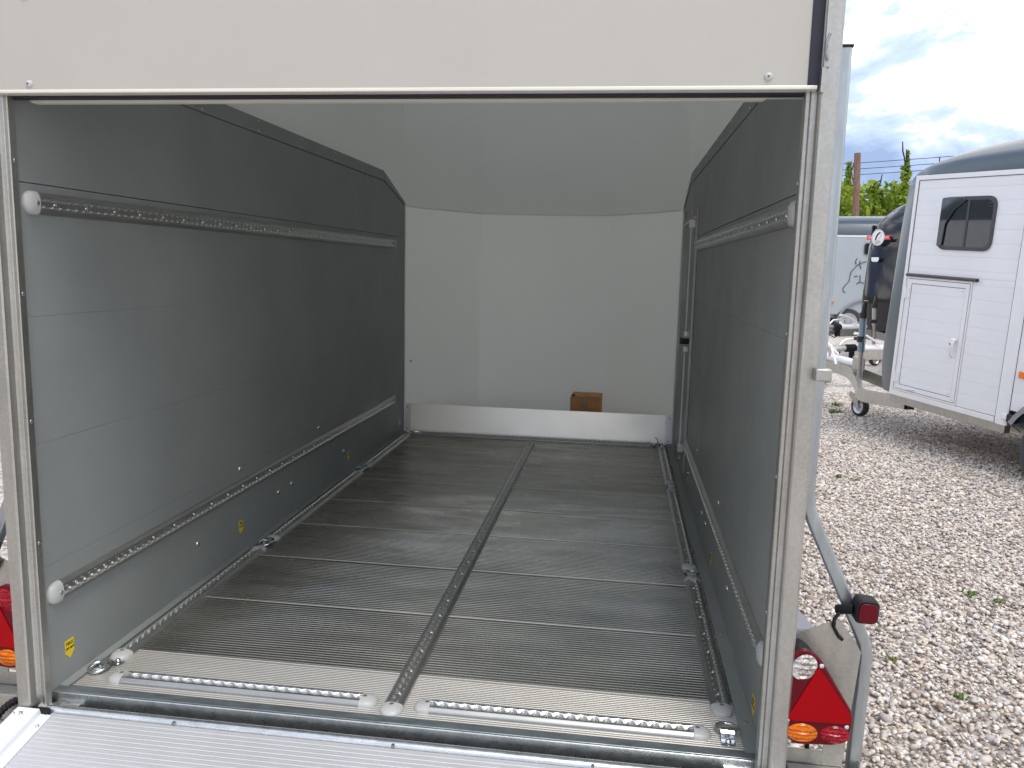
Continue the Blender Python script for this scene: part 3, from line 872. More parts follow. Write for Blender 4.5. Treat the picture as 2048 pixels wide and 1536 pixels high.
# --- ramp
SL = R(11.8)
ramp_rot = Matrix.Rotation(SL, 3, 'X')
ramp = MB().box(WL - .030, WR + .030, -1.86, -0.006, -0.030, -0.0215).build("ramp", M['galv'], trailer, loc=(0, -0.060, -0.014), rot=ramp_rot)
b0 = -0.004
for k in range(6):
    ribbed(b0 - 0.31, b0, WL + .036, WR - .036, 0.0112, 0.0086, 0.0008, seam=.004).build("ramp_plank", M['ramp'], ramp)
    b0 -= 0.3105
for s_ in (-1, 1):
    x = WL if s_ < 0 else WR
    sg = -s_
    poly = [(x - .034 * sg, -0.0305), (x - .034 * sg, 0.014), (x - .032 * sg, 0.016), (x + .016 * sg, 0.016), (x + .018 * sg, 0.014), (x + .0185 * sg, 0.0025), (x + .026 * sg, 0.0025), (x + .027 * sg, 0.0015), (x + .030 * sg, 0.0015), (x + .031 * sg, 0.0025), (x + .042 * sg, 0.0022), (x + .042 * sg, 0.0005), (x + .018 * sg, 0.0005), (x + .018 * sg, -0.0305)]
    e_ = MB().prism([(p[0], p[1]) for p in poly], 1, -1.86, -0.012).build("ramp_edge_profile", M['white_alu'], ramp)
    for k in range(8):
        place("screw", SCREW, e_, (x - .012 * sg, -0.03 - k * 0.24, 0.0161))
        place("screw", SCREW, e_, (x + .034 * sg, -0.045 - k * 0.24, 0.0023))
    MB().box(*sorted((x - .006 * sg, x + .034 * sg)), -0.0115, -0.002, -0.02, 0.012).build("ramp_end_plug", M['black'], ramp)
tb = MB().cyl((WL + .045, -0.050, -0.018), (WR - .045, -0.050, -0.018), 0.0125, 20).build("ramp_hinge_tube", M['galv_bright'], trailer, smooth=40)
for x in (-0.45, 0.02, 0.42):
    MB().box(x, x + .006, -0.066, -0.058, -0.012, -0.008).build("weld_tab", M['galv_dark'], tb)
for s_ in (-1, 1):
    x = WL if s_ < 0 else WR
    g_ = -s_
    kn = MB()
    for a, b, r_ in ((0.000, 0.019, .0135), (0.0195, 0.030, .0115), (0.0305, 0.047, .0138)):
        kn.cyl((x + g_ * a, -0.050, -0.018), (x + g_ * b, -0.050, -0.018), r_, 18)
    hg = kn.build("hinge_knuckle", M['galv_bright'], trailer, smooth=40)
    kn = MB()
    for a, b, r_ in ((0.012, 0.035, .012), (0.0355, 0.052, .0105), (0.0525, 0.075, .012)):
        kn.cyl((x + g_ * a, -0.026, -0.026), (x + g_ * b, -0.026, -0.026), r_, 18)
    kn.build("hinge_knuckle", M['galv_bright'], trailer, smooth=40)
    # bolted spacer at the foot of the post
    bx = x - g_ * 0.022
    ft = MB().lathe([(0, .004), (.024, .004), (.026, .002), (.026, -.004), (0, -.004)], 24, (bx, -0.082, -0.024)).build("post_foot", M['galv'], trailer, smooth=40)
    MB().lathe([(0, .0), (.019, .0), (.019, -.055), (0, -.055)], 20, (bx, -0.082, -0.0285)).build("spacer", M['galv'], ft, smooth=40)
    MB().lathe([(0, .021), (.013, .021), (.0145, .019), (.0145, .0045)], 6, (bx, -0.082, -0.024)).build("bolt_head", M['zinc'], ft)
    MB().lathe([(0, .0095), (.018, .0095), (.0185, .0042)], 20, (bx, -0.082, -0.024)).build("washer", M['zinc'], ft, smooth=40)
# corrugated cable at the left foot
pts = []
for k in range(60):
    t = k / 59
    pts.append((-0.795 - 0.10 * t - 0.02 * math.sin(t * 3), -0.03 - 0.13 * t, -0.012 + 0.05 * math.sin(t * 2.6) * (1 - t) - 0.40 * t * t))
MB().tube(pts, [0.0085 if k % 2 else 0.0070 for k in range(60)], 10).build("corrugated_cable", M['black'], trailer)

trailer.location = (0, 0, GROUND)
for ch in trailer.children:
    ch.location.z -= GROUND

# ------------------------------------------------------------------ cardboard box
bxo = thing("cardboard_box", "small brown cardboard box with tape standing behind the aluminium kickboard", "box", (0.268, 3.15, 0.016), (0, 0, R(-2)))
hw, hd_, hh = 0.0875, 0.085, 0.198
MB().box(-hw, hw, -hd_, -hd_ + .004, 0, hh).box(-hw, hw, hd_ - .004, hd_, 0, hh).box(-hw, -hw + .004, -hd_ + .004, hd_ - .004, 0, hh).box(hw - .004, hw, -hd_ + .004, hd_ - .004, 0, hh).box(-hw + .004, hw - .004, -hd_ + .004, hd_ - .004, 0, .004).build("box_body", M['card'], bxo)
MB().add([(-hw + .022, -hd_ + .002, hh + .001), (hw, -hd_ + .002, hh + .001), (hw, 0.0, hh + .004), (-hw + .028, 0.0, hh + .004), (-hw + .022, -hd_ + .002, hh + .004), (hw, -hd_ + .002, hh + .004), (hw, 0, hh + .007), (-hw + .028, 0, hh + .007)],
         [(0, 3, 2, 1), (4, 5, 6, 7), (0, 1, 5, 4), (1, 2, 6, 5), (2, 3, 7, 6), (3, 0, 4, 7)]).build("box_flap", M['card'], bxo)
MB().box(-hw + .004, hw, 0.002, hd_, hh + .001, hh + .004).build("box_flap", M['card'], bxo)
MB().box(-0.034, 0.012, -hd_ - .0006, -hd_ - .0001, hh - .062, hh).build("tape_strip", M['tape'], bxo)
MB().box(-0.02, 0.012, -0.042, -0.030, hh + .0062, hh + .0068).build("box_mark", M['ink'], bxo)

# ------------------------------------------------------------------ horse trailers in the yard
def loft_hood(side_path, centre_path, half, y_side, n=10, expo=2.3):
    """surface from one side over the middle to the other; paths are (u, v) lists of equal length"""
    rows = []
    for s_, c_ in zip(side_path, centre_path):
        row = []
        for k in range(-n, n + 1):
            w = 1 - abs(k) / n
            f_ = (1 - (1 - w) ** expo) ** (1 / expo)
            row.append((s_[0] + (c_[0] - s_[0]) * f_, y_side - half - k / n * half * -1, s_[1] + (c_[1] - s_[1]) * f_))
        rows.append(row)
    return rows
def smooth_path(pts, n):
    pts = [Vector(p) for p in pts]
    P = [2 * pts[0] - pts[1]] + pts + [2 * pts[-1] - pts[-2]]
    o_ = []
    segs = len(pts) - 1
    for i in range(n + 1):
        t = i / n * segs
        k = min(int(t), segs - 1); f_ = t - k
        a, b, c_, d = P[k], P[k + 1], P[k + 2], P[k + 3]
        o_.append(tuple(0.5 * ((2 * b) + (c_ - a) * f_ + (2 * a - 5 * b + 4 * c_ - d) * f_ * f_ + (3 * b - a - 3 * c_ + d) * f_ ** 3)))
    return o_
def jockey_wheel(parent, u, y, top, tube_mat, r=0.098, lean=0.055, scale=1.0):
    t = MB().cyl((u + lean * .55, y, 0.62), (u + lean, y, top - .17), 0.033, 18).build("jockey_wheel", tube_mat, parent, smooth=40)
    MB().cyl((u + .0, y, 0.20), (u + lean * .55, y, 0.62), 0.026, 16).build("inner_tube", M['galv'], t, smooth=40)
    MB().cyl((u + lean - .004, y, top - .17), (u + lean + .002, y, top - .115), 0.041, 18).build("tube_collar", M['black_gloss'], t, smooth=40)
    MB().tube([(u + lean, y, top - .115), (u + lean - .005, y, top - .06), (u + lean - .01, y, top)], [.026, .026, .021], 14).build("grip", M['black_gloss'], t, smooth=40)
    MB().cyl((u + lean * .85, y, top - .40), (u + lean * .9, y, top - .345), 0.041, 18).box(u + .07, u + .13, y - .02, y + .02, top - .39, top - .36).build("clamp_ring", M['black_gloss'], t, smooth=40)
    MB().prism([(u - .03, .20), (u + .075, .225), (u + .09, .18), (u - .035 - .02, .075), (u - .06, .09)], 1, y + .031, y + .035).prism([(u - .03, .20), (u + .075, .225), (u + .09, .18), (u - .055, .075), (u - .06, .09)], 1, y - .035, y - .031).build("wheel_fork", M['galv'], t)
    c_ = (u - .045, y, r)
    w_ = MB().lathe([(r * .72, -.028), (r * .95, -.028), (r, -.016), (r, .016), (r * .95, .028), (r * .72, .028)], 30, c_, (0, 1, 0)).build("wheel", M['tyre'], t, smooth=40)
    MB().lathe([(0, .03), (.018, .03), (.02, .012), (r * .55, .010), (r * .72, .026), (r * .72, -.026)], 24, c_, (0, 1, 0)).build("wheel_disc", M['rim'], t, smooth=30)
    return t
def drawbar(parent, y_mid, tip, u_body, half, h=0.40, coupling=True, red=True):
    for s_ in (-1, 1):
        pth = smooth_path([(tip, 0.03 * s_, h), (tip - .5, 0.045 * s_, h), (tip - .85, .20 * s_, h - .075), (tip - 1.15, .40 * s_, h - .10), (u_body - .1, (half - .08) * s_, h + .0)], 18)
        rws = []
        for i, p in enumerate(pth):
            a = Vector(pth[max(0, i - 1)]); b = Vector(pth[min(i + 1, len(pth) - 1)])
            d = (b - a).normalized(); lat = Vector((0, 0, 1)).cross(d).normalized(); up = d.cross(lat)
            rws.append([tuple(Vector((p[0], p[1] + y_mid, p[2])) + lat * q[0] + up * q[1]) for q in ((-.025, -.055), (.025, -.055), (.025, .055), (-.025, .055), (-.025, -.055))])
        MB().grid(rws).build("drawbar_beam", M['galv'], parent, smooth=35)
    cp = MB().tube([(tip - .55, y_mid, h + .085), (tip - .05, y_mid, h + .085)], .042, 16).build("coupling", M['white_trim'], parent, smooth=40)
    MB().tube([(tip + .10 - .012 * k, y_mid, h + .085) for k in range(13)], [.050 if k % 2 else .036 for k in range(13)], 14).build("bellows", M['black'], cp, smooth=60)
    MB().tube([(tip + .10, y_mid, h + .085), (tip + .22, y_mid, h + .08), (tip + .30, y_mid, h + .05)], [.034, .045, .05], 14).build("ball_cup", M['galv'], cp, smooth=40)
    if red:
        MB().tube([(tip + .26, y_mid, h + .035), (tip + .35, y_mid, h + .035)], .056, 14).build("ball_cap", M['red_plastic'], cp, smooth=40)
    MB().tube([(tip - .35, y_mid + .05, h + .14), (tip - .15, y_mid + .05, h + .24), (tip + .02, y_mid + .05, h + .27)], [.012, .014, .018], 10).build("brake_lever", M['white_trim'], cp, smooth=50)
    MB().tube([(tip + .18, y_mid, h + .12), (tip + .10, y_mid, h + .19), (tip - .05, y_mid, h + .20)], .013, 8).build("coupling_handle", M['white_trim'], cp, smooth=50)
    MB().tube([(tip - .3, y_mid - .06, h + .05), (tip - .05, y_mid - .10, h - .08), (tip + .12, y_mid - .08, h - .02), (tip + .1, y_mid - .05, h + .12)], .009, 8).build("trailer_cable", M['black'], cp, smooth=60)
    return cp
def road_wheel(parent, u, y, r=0.32, w=0.19, tyre='tyre_grey'):
    wv = MB().lathe([(r * .62, -w * .45), (r * .88, -w * .5), (r * .98, -w * .36), (r, 0), (r * .98, w * .36), (r * .88, w * .5), (r * .62, w * .45)], 40, (u, y, r), (0, 1, 0)).build("wheel", M[tyre], parent, smooth=40)
    MB().lathe([(0, w * .36), (r * .2, w * .38), (r * .28, w * .22), (r * .5, w * .3), (r * .62, w * .45), (r * .62, -w * .4)], 32, (u, y, r), (0, 1, 0)).build("rim", M['rim'], wv, smooth=35)
    return wv
def mudguard(parent, u, y0, y1, v, r=0.42, mat='mudguard', a0=8, a1=172):
    rws = []
    for k in range(21):
        a = R(a0 + (a1 - a0) * k / 20)
        rws.append([(u + rr * math.cos(a), yy, v + rr * math.sin(a)) for yy, rr in ((y0, r), (y1 - .03, r), (y1, r - .015), (y1, r - .05))])
    return MB().grid(rws).build("mudguard", M[mat], parent, smooth=40)
def plank_wall(parent, name, u0, u1, v0, v1, y, pitch=0.0998, mat='white_alu', t=0.025, align=0.591):
    """side planks, each an object; y is the visible face, facing +y"""
    k = math.floor((v0 - align) / pitch)
    v = align + k * pitch
    while v < v1 - 1e-6:
        a, b = max(v, v0), min(v + pitch, v1)
        if b - a > 0.012:
            e_ = 0.0006
            prof = [(y - t, a + .0004), (y - .0004, a + .0003), (y, a + e_ + .0006), (y + .0006, (a + b) / 2), (y, b - e_ - .0002), (y - .0003, b - .0003), (y - t, b - .0004)]
            vs = [(u0, p[0], p[1]) for p in prof] + [(u1, p[0], p[1]) for p in prof]
            n_ = len(prof)
            MB().add(vs, [(i, (i + 1) % n_, n_ + (i + 1) % n_, n_ + i) for i in range(n_)] + [tuple(range(n_)), tuple(range(2 * n_ - 1, n_ - 1, -1))]).build(name, M[mat], parent)
        v += pitch

def heading_matrix(hx, hy, tilt=0.0):
    f_ = Vector((hx, hy, 0)).normalized()
    l_ = Vector((-f_.y, f_.x, 0))
    u_ = Vector((0, 0, 1))
    F_ = f_ * math.cos(tilt) + u_ * math.sin(tilt)
    U_ = -f_ * math.sin(tilt) + u_ * math.cos(tilt)
    return axes(F_, l_, U_)

# --- the near white horse trailer: side face at local y = 0, body towards -y
T1 = thing("horse_trailer", "white horse trailer with slate blue hood, dark side window and small tack door", "trailer",
           (2.2965, 6.2519, GROUND), heading_matrix(-0.41614, 0.90930, R(2.7)))
WID = 1.62
sp = smooth_path([(-.912, .455), (-.898, .62), (-.8965, .85), (-.8965, 1.2), (-.8965, 1.6), (-.8965, 1.95), (-.905, 2.13), (-.98, 2.190), (-1.15, 2.195), (-1.5, 2.195), (-2.2, 2.195), (-3.2, 2.195), (-4.35, 2.19)], 60)
cp_ = smooth_path([(-.50, .455), (-.42, .62), (-.40, .85), (-.43, 1.2), (-.46, 1.6), (-.50, 1.95), (-.56, 2.15), (-.70, 2.31), (-.95, 2.42), (-1.35, 2.49), (-2.2, 2.54), (-3.2, 2.55), (-4.35, 2.50)], 60)
MB().grid(loft_hood(sp, cp_, WID / 2, 0.0, n=18, expo=2.0)).build("hood", M['slate'], T1, smooth=60)
MB().prism([(-.935, .452), (-.93, .62), (-.925, .85), (-.925, 1.2), (-.925, 1.6), (-.925, 1.95), (-.94, 2.10), (-.99, 2.185), (-1.2, 2.19), (-4.34, 2.19), (-4.34, .452)], 1, -WID + .04, -0.028).build("body_core", M['slate'], T1)
# frame trims round the side
MB().box(-.932, -.897, -.026, 0.004, .446, 2.193).build("frame_trim", M['white_trim'], T1, bevel=.002)
MB().box(-4.34, -.9325, -.026, 0.004, 2.158, 2.193).build("frame_trim", M['white_trim'], T1, bevel=.002)
MB().box(-4.34, -.9325, 0.0042, 0.0052, 2.1545, 2.1585).box(-.9365, -.9328, 0.0015, 0.0045, 1.44, 2.158).build("joint_line", M['gap'], T1)
MB().box(-1.913, -.9325, -.026, 0.006, .447, .487).build("sill_trim", M['white_trim'], T1, bevel=.003)
MB().box(-2.0, -.905, -.06, -.006, .385, .4465).build("chassis_sill", M['galv'], T1, bevel=.002)
for u in (-1.0, -1.22, -1.45, -1.66, -1.86):
    place("rivet", rivet, T1, (u, .006, .474), (R(-90), 0, 0))
MB().box(-1.13, -1.10, -.05, -.004, .36, .384).build("drain_plug", M['black'], T1)
plank_wall(T1, "side_plank", -1.913, -.937, 1.437, 2.157, 0.0)
plank_wall(T1, "side_plank", -1.913, -1.572, .488, 1.4365, 0.0)
MB().box(-1.9175, -1.9135, -.01, .0008, .45, 2.157).build("joint_line", M['gap'], T1)
cs = MB()
cs.prism([(-2.020, -.02), (-2.020, .004), (-2.010, .012), (-1.985, .019), (-1.955, .017), (-1.930, .008), (-1.918, .002), (-1.918, -.02)], 2, .447, 2.157)
cs.build("corner_pillar", M['white_alu'], T1, smooth=40)
MB().box(-2.0245, -2.0205, -.01, .001, .45, 2.157).build("joint_line", M['gap'], T1)
plank_wall(T1, "side_plank", -4.33, -2.025, .56, 2.157, 0.0)
# black rail above the tack door
rl = MB().cyl((-.938, .014, 1.425), (-1.612, .014, 1.425), .0115, 12).build("door_rain_rail", M['frame'], T1, smooth=40)
MB().cyl((-1.6122, .014, 1.425), (-1.6175, .014, 1.425), .0125, 12).build("rail_end", M['ink'], rl, smooth=40)
# tack door
td = MB().box(-1.556, -.944, -.026, -.002, .497, 1.409).build("tack_door", M['white_trim'], T1)
def ring_rect(u0, u1, v0, v1, w, y0, y1):
    return MB().box(u0, u1, y0, y1, v0, v0 + w).box(u0, u1, y0, y1, v1 - w, v1).box(u0, u0 + w, y0, y1, v0 + w, v1 - w).box(u1 - w, u1, y0, y1, v0 + w, v1 - w)
ring_rect(-1.569, -.940, .490, 1.412, .014, -.002, .004).build("door_surround", M['white_trim'], td)
ring_rect(-1.5548, -.9545, .5045, 1.398, .0035, -.0015, .0025).build("door_gap", M['gap'], td)
ring_rect(-1.551, -.958, .508, 1.394, .034, -.001, .008).build("door_frame", M['white_alu'], td, bevel=.002)
ring_rect(-1.5165, -.9925, .5425, 1.3595, .0035, -.001, .0035).build("door_gap", M['gap'], td)
plank_wall(td, "door_plank", -1.513, -.996, .546, 1.356, .003)
for v in (1.28, .60):
    hg = MB().box(-.985, -.935, .008, .016, v - .038, v + .038).cyl((-.956, .018, v - .04), (-.956, .018, v + .04), .007, 10).build("door_hinge", M['white_trim'], td, smooth=40)
for u, v in ((-1.49, 1.335), (-1.49, .562), (-1.02, .525), (-1.53, .525)):
    place("screw", SCREW, td, (u, .006 if v > .55 else .009, v), (R(-90), 0, 0))
hl = MB().tube([(-1.487, .006, .975), (-1.487, .030, .970), (-1.486, .036, .93), (-1.482, .032, .88), (-1.478, .024, .855), (-1.477, .008, .845)], [.018, .020, .016, .012, .010, .009], 12).build("door_handle", M['white_trim'], td, smooth=50)
MB().cyl((-1.487, .049, .945), (-1.487, .0525, .945), .006, 10).build("keyhole", M['ink'], td)
MB().box(-1.16, -1.09, .008, .014, .515, .530).build("door_badge", M['zinc'], td, bevel=.002)
# window
def rr_ring(u0, u1, v0, v1, rad, w, y0, y1):
    oo = rounded([(u0, v0), (u1, v0), (u1, v1), (u0, v1)], rad, 7); ii = rounded([(u0 + w, v0 + w), (u1 - w, v0 + w), (u1 - w, v1 - w), (u0 + w, v1 - w)], rad - w * .6, 7)
    n_ = len(oo); vs = []; fs = []
    for P_, yy in ((oo, y0), (oo, y1 - .002), ([(p[0] * .998 + q_[0] * .002, p[1] * .998 + q_[1] * .002) for p, q_ in zip(oo, ii)], y1), (ii, y1), (ii, y0)):
        vs += [(p[0], yy, p[1]) for p in P_]
    for L_ in range(4):
        for i in range(n_):
            fs.append((L_ * n_ + i, L_ * n_ + (i + 1) % n_, (L_ + 1) * n_ + (i + 1) % n_, (L_ + 1) * n_ + i))
    return MB().add(vs, fs)
u0, u1, v0, v1 = -1.685, -1.195, 1.632, 2.022
win = MB().prism(rounded([(u0 + .01, v0 + .01), (u1 - .01, v0 + .01), (u1 - .01, v1 - .01), (u0 + .01, v1 - .01)], .06, 6), 1, .001, .0058).build("side_window", M['glass'], T1)
rr_ring(u0 - .006, u1 + .006, v0 - .006, v1 + .006, .085, .012, .0008, .0045).build("window_flange", M['white_trim'], win, smooth=40)
rr_ring(u0, u1, v0, v1, .08, .026, .001, .012).build("window_frame", M['frame'], win, smooth=40)
MB().box(-1.452, -1.434, .0055, .010, v0 + .026, v1 - .026).build("window_bar", M['frame'], win)
MB().prism(rounded([(u1 - .004, v0 + .02), (u1 - .004, v1 - .004), (-1.40, v1 - .004), (-1.42, v1 - .03), (-1.33, v1 - .09), (-1.255, v1 - .20), (-1.245, v0 + .03)], .02, 3), 1, .0125, .020).build("window_scoop", M['glass'], win, bevel=.003)
for (a, b) in ((2.0, 0), (1.985, .0)):
    pass
MB().box(-1.652, -1.610, .0058, .0062, 1.972, 1.975).box(-1.652, -1.610, .0058, .0062, 1.945, 1.948).box(-1.613, -1.610, .0058, .0062, 1.948, 1.972).build("window_print", M['frame'], win)
# rear part of the side: lock, marker, mudguard, wheel
MB().lathe([(0, .016), (.010, .014), (.014, .004), (.014, 0)], 16, (-2.045, .002, 1.30), (0, 1, 0)).build("side_lock", M['zinc'], T1, smooth=40)
MB().box(-2.135, -2.058, .001, .016, .795, .840).build("side_marker", M['orange'], T1, bevel=.004)
mg = mudguard(T1, -2.50, -.20, .06, .26, r=.50, a0=28, a1=172)
MB().box(-2.09, -2.02, -.02, .02, .475, .535).build("mudguard_clip", M['black_gloss'], T1, bevel=.006)
MB().box(-2.022, -1.985, -.005, .022, .49, .53).build("clip_button", M['logo_white'], T1, bevel=.004)
MB().tube([(-2.06, .012, .475), (-2.09, .012, .455), (-2.14, .01, .43)], .003, 6).build("clip_wire", M['black'], T1)
road_wheel(T1, -2.47, -.075, r=.335, w=.20)
road_wheel(T1, -3.30, -.075, r=.335, w=.20)
mudguard(T1, -3.30, -.20, .06, .26, r=.50, a0=8, a1=150)
road_wheel(T1, -2.47, -WID + .075, r=.335)
road_wheel(T1, -3.30, -WID + .075, r=.335)
MB().box(-4.2, -1.0, -WID + .15, -.15, .38, .44).build("chassis_frame", M['galv'], T1)
c1 = drawbar(T1, -.72, .92, -.9, .70, h=.385)
MB().prism([(.22, .40), (.22, .54), (.30, .56), (.36, .50), (.42, .42)], 1, -.70, -.695).box(.185, .285, -.66, -.60, .44, .56).build("clamp_bracket", M['galv'], T1, bevel=.003)
jockey_wheel(T1, .15, -.60, 1.115, M['grey_tube'])
MB().tube([(.70, -.66, .50), (.62, -.60, .62), (.45, -.55, .45)], .014, 8).build("support_stay", M['white_trim'], T1, smooth=50)
MB().lathe([(0, .03), (.02, .03), (.02, -.02), (0, -.02)], 12, (-.83, -.12, .52), (0, 1, 0)).build("hood_catch", M['zinc'], T1, smooth=40)

# --- further trailers, simpler but of the same kinds of parts
def yard_trailer(name, label, loc, head, hood_mat, side_mat, width=1.62, length=3.3, top=2.42, tilt=0.0, wheels=(-2.1, -2.85), bar_h=.46, shoulder=2.05, flat=1.6):
    t = thing(name, label, "trailer", loc, heading_matrix(*head, tilt), group=None)
    k = shoulder / 2.195
    sp_ = smooth_path([(-.10, .455), (-.06, .9), (-.08, 1.6 * k), (-.13, 2.0 * k), (-.30, shoulder), (-.8, shoulder), (-length, shoulder)], 40)
    cc_ = smooth_path([(.08, .455), (.14, .9), (.10, 1.6 * k), (.02, 2.0 * k), (-.25, (top + shoulder) / 2), (-.8, top), (-length, top)], 40)
    MB().grid(loft_hood(sp_, cc_, width / 2, 0.0)).build("hood", M[hood_mat], t, smooth=60)
    MB().box(-length, -.14, -width + .03, -.03, .452, shoulder - .02).build("body_core", M[hood_mat], t)
    for s_ in (0, 1):
        y = 0.0 if s_ == 0 else -width
        if s_ == 0:
            plank_wall(t, "side_plank", -length, -.12, .46, shoulder - .01, .0, pitch=.2, mat=side_mat)
            MB().box(-.145, -.11, -.02, .006, .455, shoulder).build("frame_trim", M['white_trim'], t)
            MB().box(-length, -.146, -.02, .006, shoulder - .04, shoulder).build("frame_trim", M['white_trim'], t)
        else:
            MB().box(-length, -.12, -width, -width + .028, .46, shoulder - .01).build("side_panel", M[side_mat], t)
    for u in wheels:
        for y in (-.08, -width + .08):
            road_wheel(t, u, y, .31)
    mudguard(t, sum(wheels) / len(wheels), -.2, .05, .20, r=.42 + (max(wheels) - min(wheels)) / 2 * .6, mat='mudguard')
    MB().box(-length, -.1, -width + .15, -.15, .37, .45).build("chassis_frame", M['galv'], t)
    drawbar(t, -width / 2, 1.25, -.1, width / 2 - .1, h=bar_h, red=False)
    jockey_wheel(t, .62, -width / 2 + .12, 1.05, M['galv'])
    return t

# black one, its rounded front turned to the camera, with a sticker on it
h3 = Vector((-0.86, -0.51)).normalized()
l3 = Vector((-h3.y, h3.x))
def local_origin(px, py, head, u, y):
    hv = Vector(head).normalized(); lv = Vector((-hv.y, hv.x))
    p = Vector((px, py)) - hv * u - lv * y
    return (p.x, p.y, GROUND)
T3 = yard_trailer("horse_trailer", "glossy black horse trailer front with round white horse sticker and red ribbon",
                  local_origin(4.40, 12.45, h3, -.05, -1.62), h3, 'black_coat', 'black_coat', top=2.62, shoulder=2.18, bar_h=.50)
def front_sticker(t, y, z, u):
    rt = axes((0, 1, 0), (0, 0, 1), (1, 0, 0))      # local x to the trailer's left, local z forward
    def flat(poly, d0, d1, name, mat, par, **k):
        return MB().prism(poly, 2, d0, d1).build(name, mat, par, **k)
    base = flat(ellipse(0, 0, .125, .125, 40), 0, .003, "logo_sticker", M['logo_white'], t, loc=(u, y, z), rot=rt)
    rg = MB(); oo = ellipse(0, 0, .113, .113, 40); ii = ellipse(0, 0, .110, .110, 40)
    rg.add([(p[0], p[1], .0036) for p in oo] + [(p[0], p[1], .0036) for p in ii], [(i, (i + 1) % 40, 40 + (i + 1) % 40, 40 + i) for i in range(40)])
    rg.build("sticker_ring", M['ink'], base)
    mane = [(-.060, -.050), (-.055, -.010), (-.040, .030), (-.015, .062), (.020, .085), (.048, .082), (.030, .066), (.036, .058), (.012, .052), (.014, .042), (-.008, .030), (-.004, .020), (-.022, .006), (-.014, -.004), (-.030, -.016), (-.020, -.030), (-.036, -.034)]
    flat(mane, .0034, .0042, "horse_mane", M['ink'], base)
    MB().tube([(.046, .080, .004), (.058, .050, .004), (.050, .012, .004), (.036, -.020, .004), (.024, -.024, .004), (.020, -.008, .004)], .0016, 6).build("horse_outline", M['ink'], base)
    place("lettering", text_mesh("lettering", "CHEVAL", .030, M['ink']), base, (0, -.058, .004))
    place("lettering", text_mesh("lettering", "LIBERT\u00c9", .030, M['ink']), base, (0, -.086, .004))
    for s_, tx in ((-1, "1995"), (1, "2025")):
        rb = [(s_ * .118, -.034), (s_ * .235, -.034), (s_ * .215, 0), (s_ * .235, .034), (s_ * .118, .034)]
        r_ = flat(rb, -.003, .0005, "ribbon", M['logo_red'], base)
        place("lettering", text_mesh("lettering", tx, .036, M['logo_white']), r_, (s_ * .165, 0, .0012))
    return base
front_sticker(T3, -1.26, 1.96, .112)
MB().prism(rounded([(-.075, .03), (-.07, -.02), (-.045, -.04), (.045, -.04), (.07, -.02), (.075, .03)], .01, 3), 2, 0, .004).build("maker_badge", M['logo_white'], T3, loc=(.135, -1.26, 1.62), rot=axes((0, 1, 0), (0, 0, 1), (1, 0, 0)))

# slate one behind it, side towards the camera, with a line drawing of a head
h4 = Vector((-0.985, 0.17)).normalized()
T4 = yard_trailer("horse_trailer", "silver grey horse trailer with slate wavy roof and black line drawing on its side",
                  local_origin(4.10, 18.0, h4, 0.0, 0.0), h4, 'slate', 'silver', top=2.70, shoulder=2.25, length=4.0, wheels=(-1.55, -2.30))
dwg = MB()
pts2 = [(-1.92, 1.68), (-1.78, 1.66), (-1.62, 1.56), (-1.52, 1.42), (-1.50, 1.22), (-1.38, 1.06), (-1.40, .98), (-1.44, .96)]
dwg.tube([(p[0], .006, p[1]) for p in pts2], .008, 6)
for seg in ([(-1.62, 1.60), (-1.60, 1.66), (-1.63, 1.74)], [(-1.70, 1.58), (-1.73, 1.50)], [(-1.70, 1.68), (-1.68, 1.60)], [(-1.60, 1.32), (-1.64, 1.345), (-1.67, 1.33)], [(-1.72, 1.36), (-1.73, 1.22), (-1.66, 1.16)], [(-1.73, 1.20), (-1.92, 1.18)], [(-1.84, 1.56), (-1.95, 1.57)]):
    dwg.tube([(p[0], .006, p[1]) for p in seg], .009, 6)
dwg.build("line_drawing", M['ink'], T4)
w4 = MB().prism(rounded([(-2.16, 1.84), (-1.78, 1.84), (-1.78, 2.06), (-2.16, 2.06)], .05, 5), 1, .004, .016).build("side_window", M['glass'], T4)
rr_ring(-2.18, -1.76, 1.82, 2.08, .06, .025, .002, .022).build("window_frame", M['frame'], w4, smooth=40)
MB().box(-1.10, -1.085, .0005, .008, .48, 2.2).box(-.99, -.975, .0005, .008, .48, 2.2).build("door_gap", M['gap'], T4)
MB().box(-1.20, -1.09, .001, .02, .70, .75).build("side_marker", M['orange'], T4)
for u, v in ((-1.04, 1.55), (-1.14, 1.40), (-1.13, 1.22), (-1.02, 1.28)):
    MB().box(u - .02, u + .02, .001, .03, v - .03, v + .03).build("door_lock", M['zinc'], T4, bevel=.008)

# one whose drawbar reaches out from behind the white trailer
h2 = Vector((-0.93, -0.36)).normalized()
T2 = yard_trailer("horse_trailer", "horse trailer hidden behind the white one, only its drawbar and handbrake showing",
                  local_origin(3.10, 8.62, h2, 1.42, -.81), h2, 'slate', 'white_alu', top=1.95, shoulder=1.75, length=3.0, bar_h=.40)

# one more beyond the left post
h5 = Vector((0.30, 0.95)).normalized()
T5 = yard_trailer("horse_trailer", "pale trailer standing on the far side of the left rear post", (-3.3, 7.5, GROUND), (0.25, 0.97), 'slate', 'white_alu', top=2.5, shoulder=2.1)

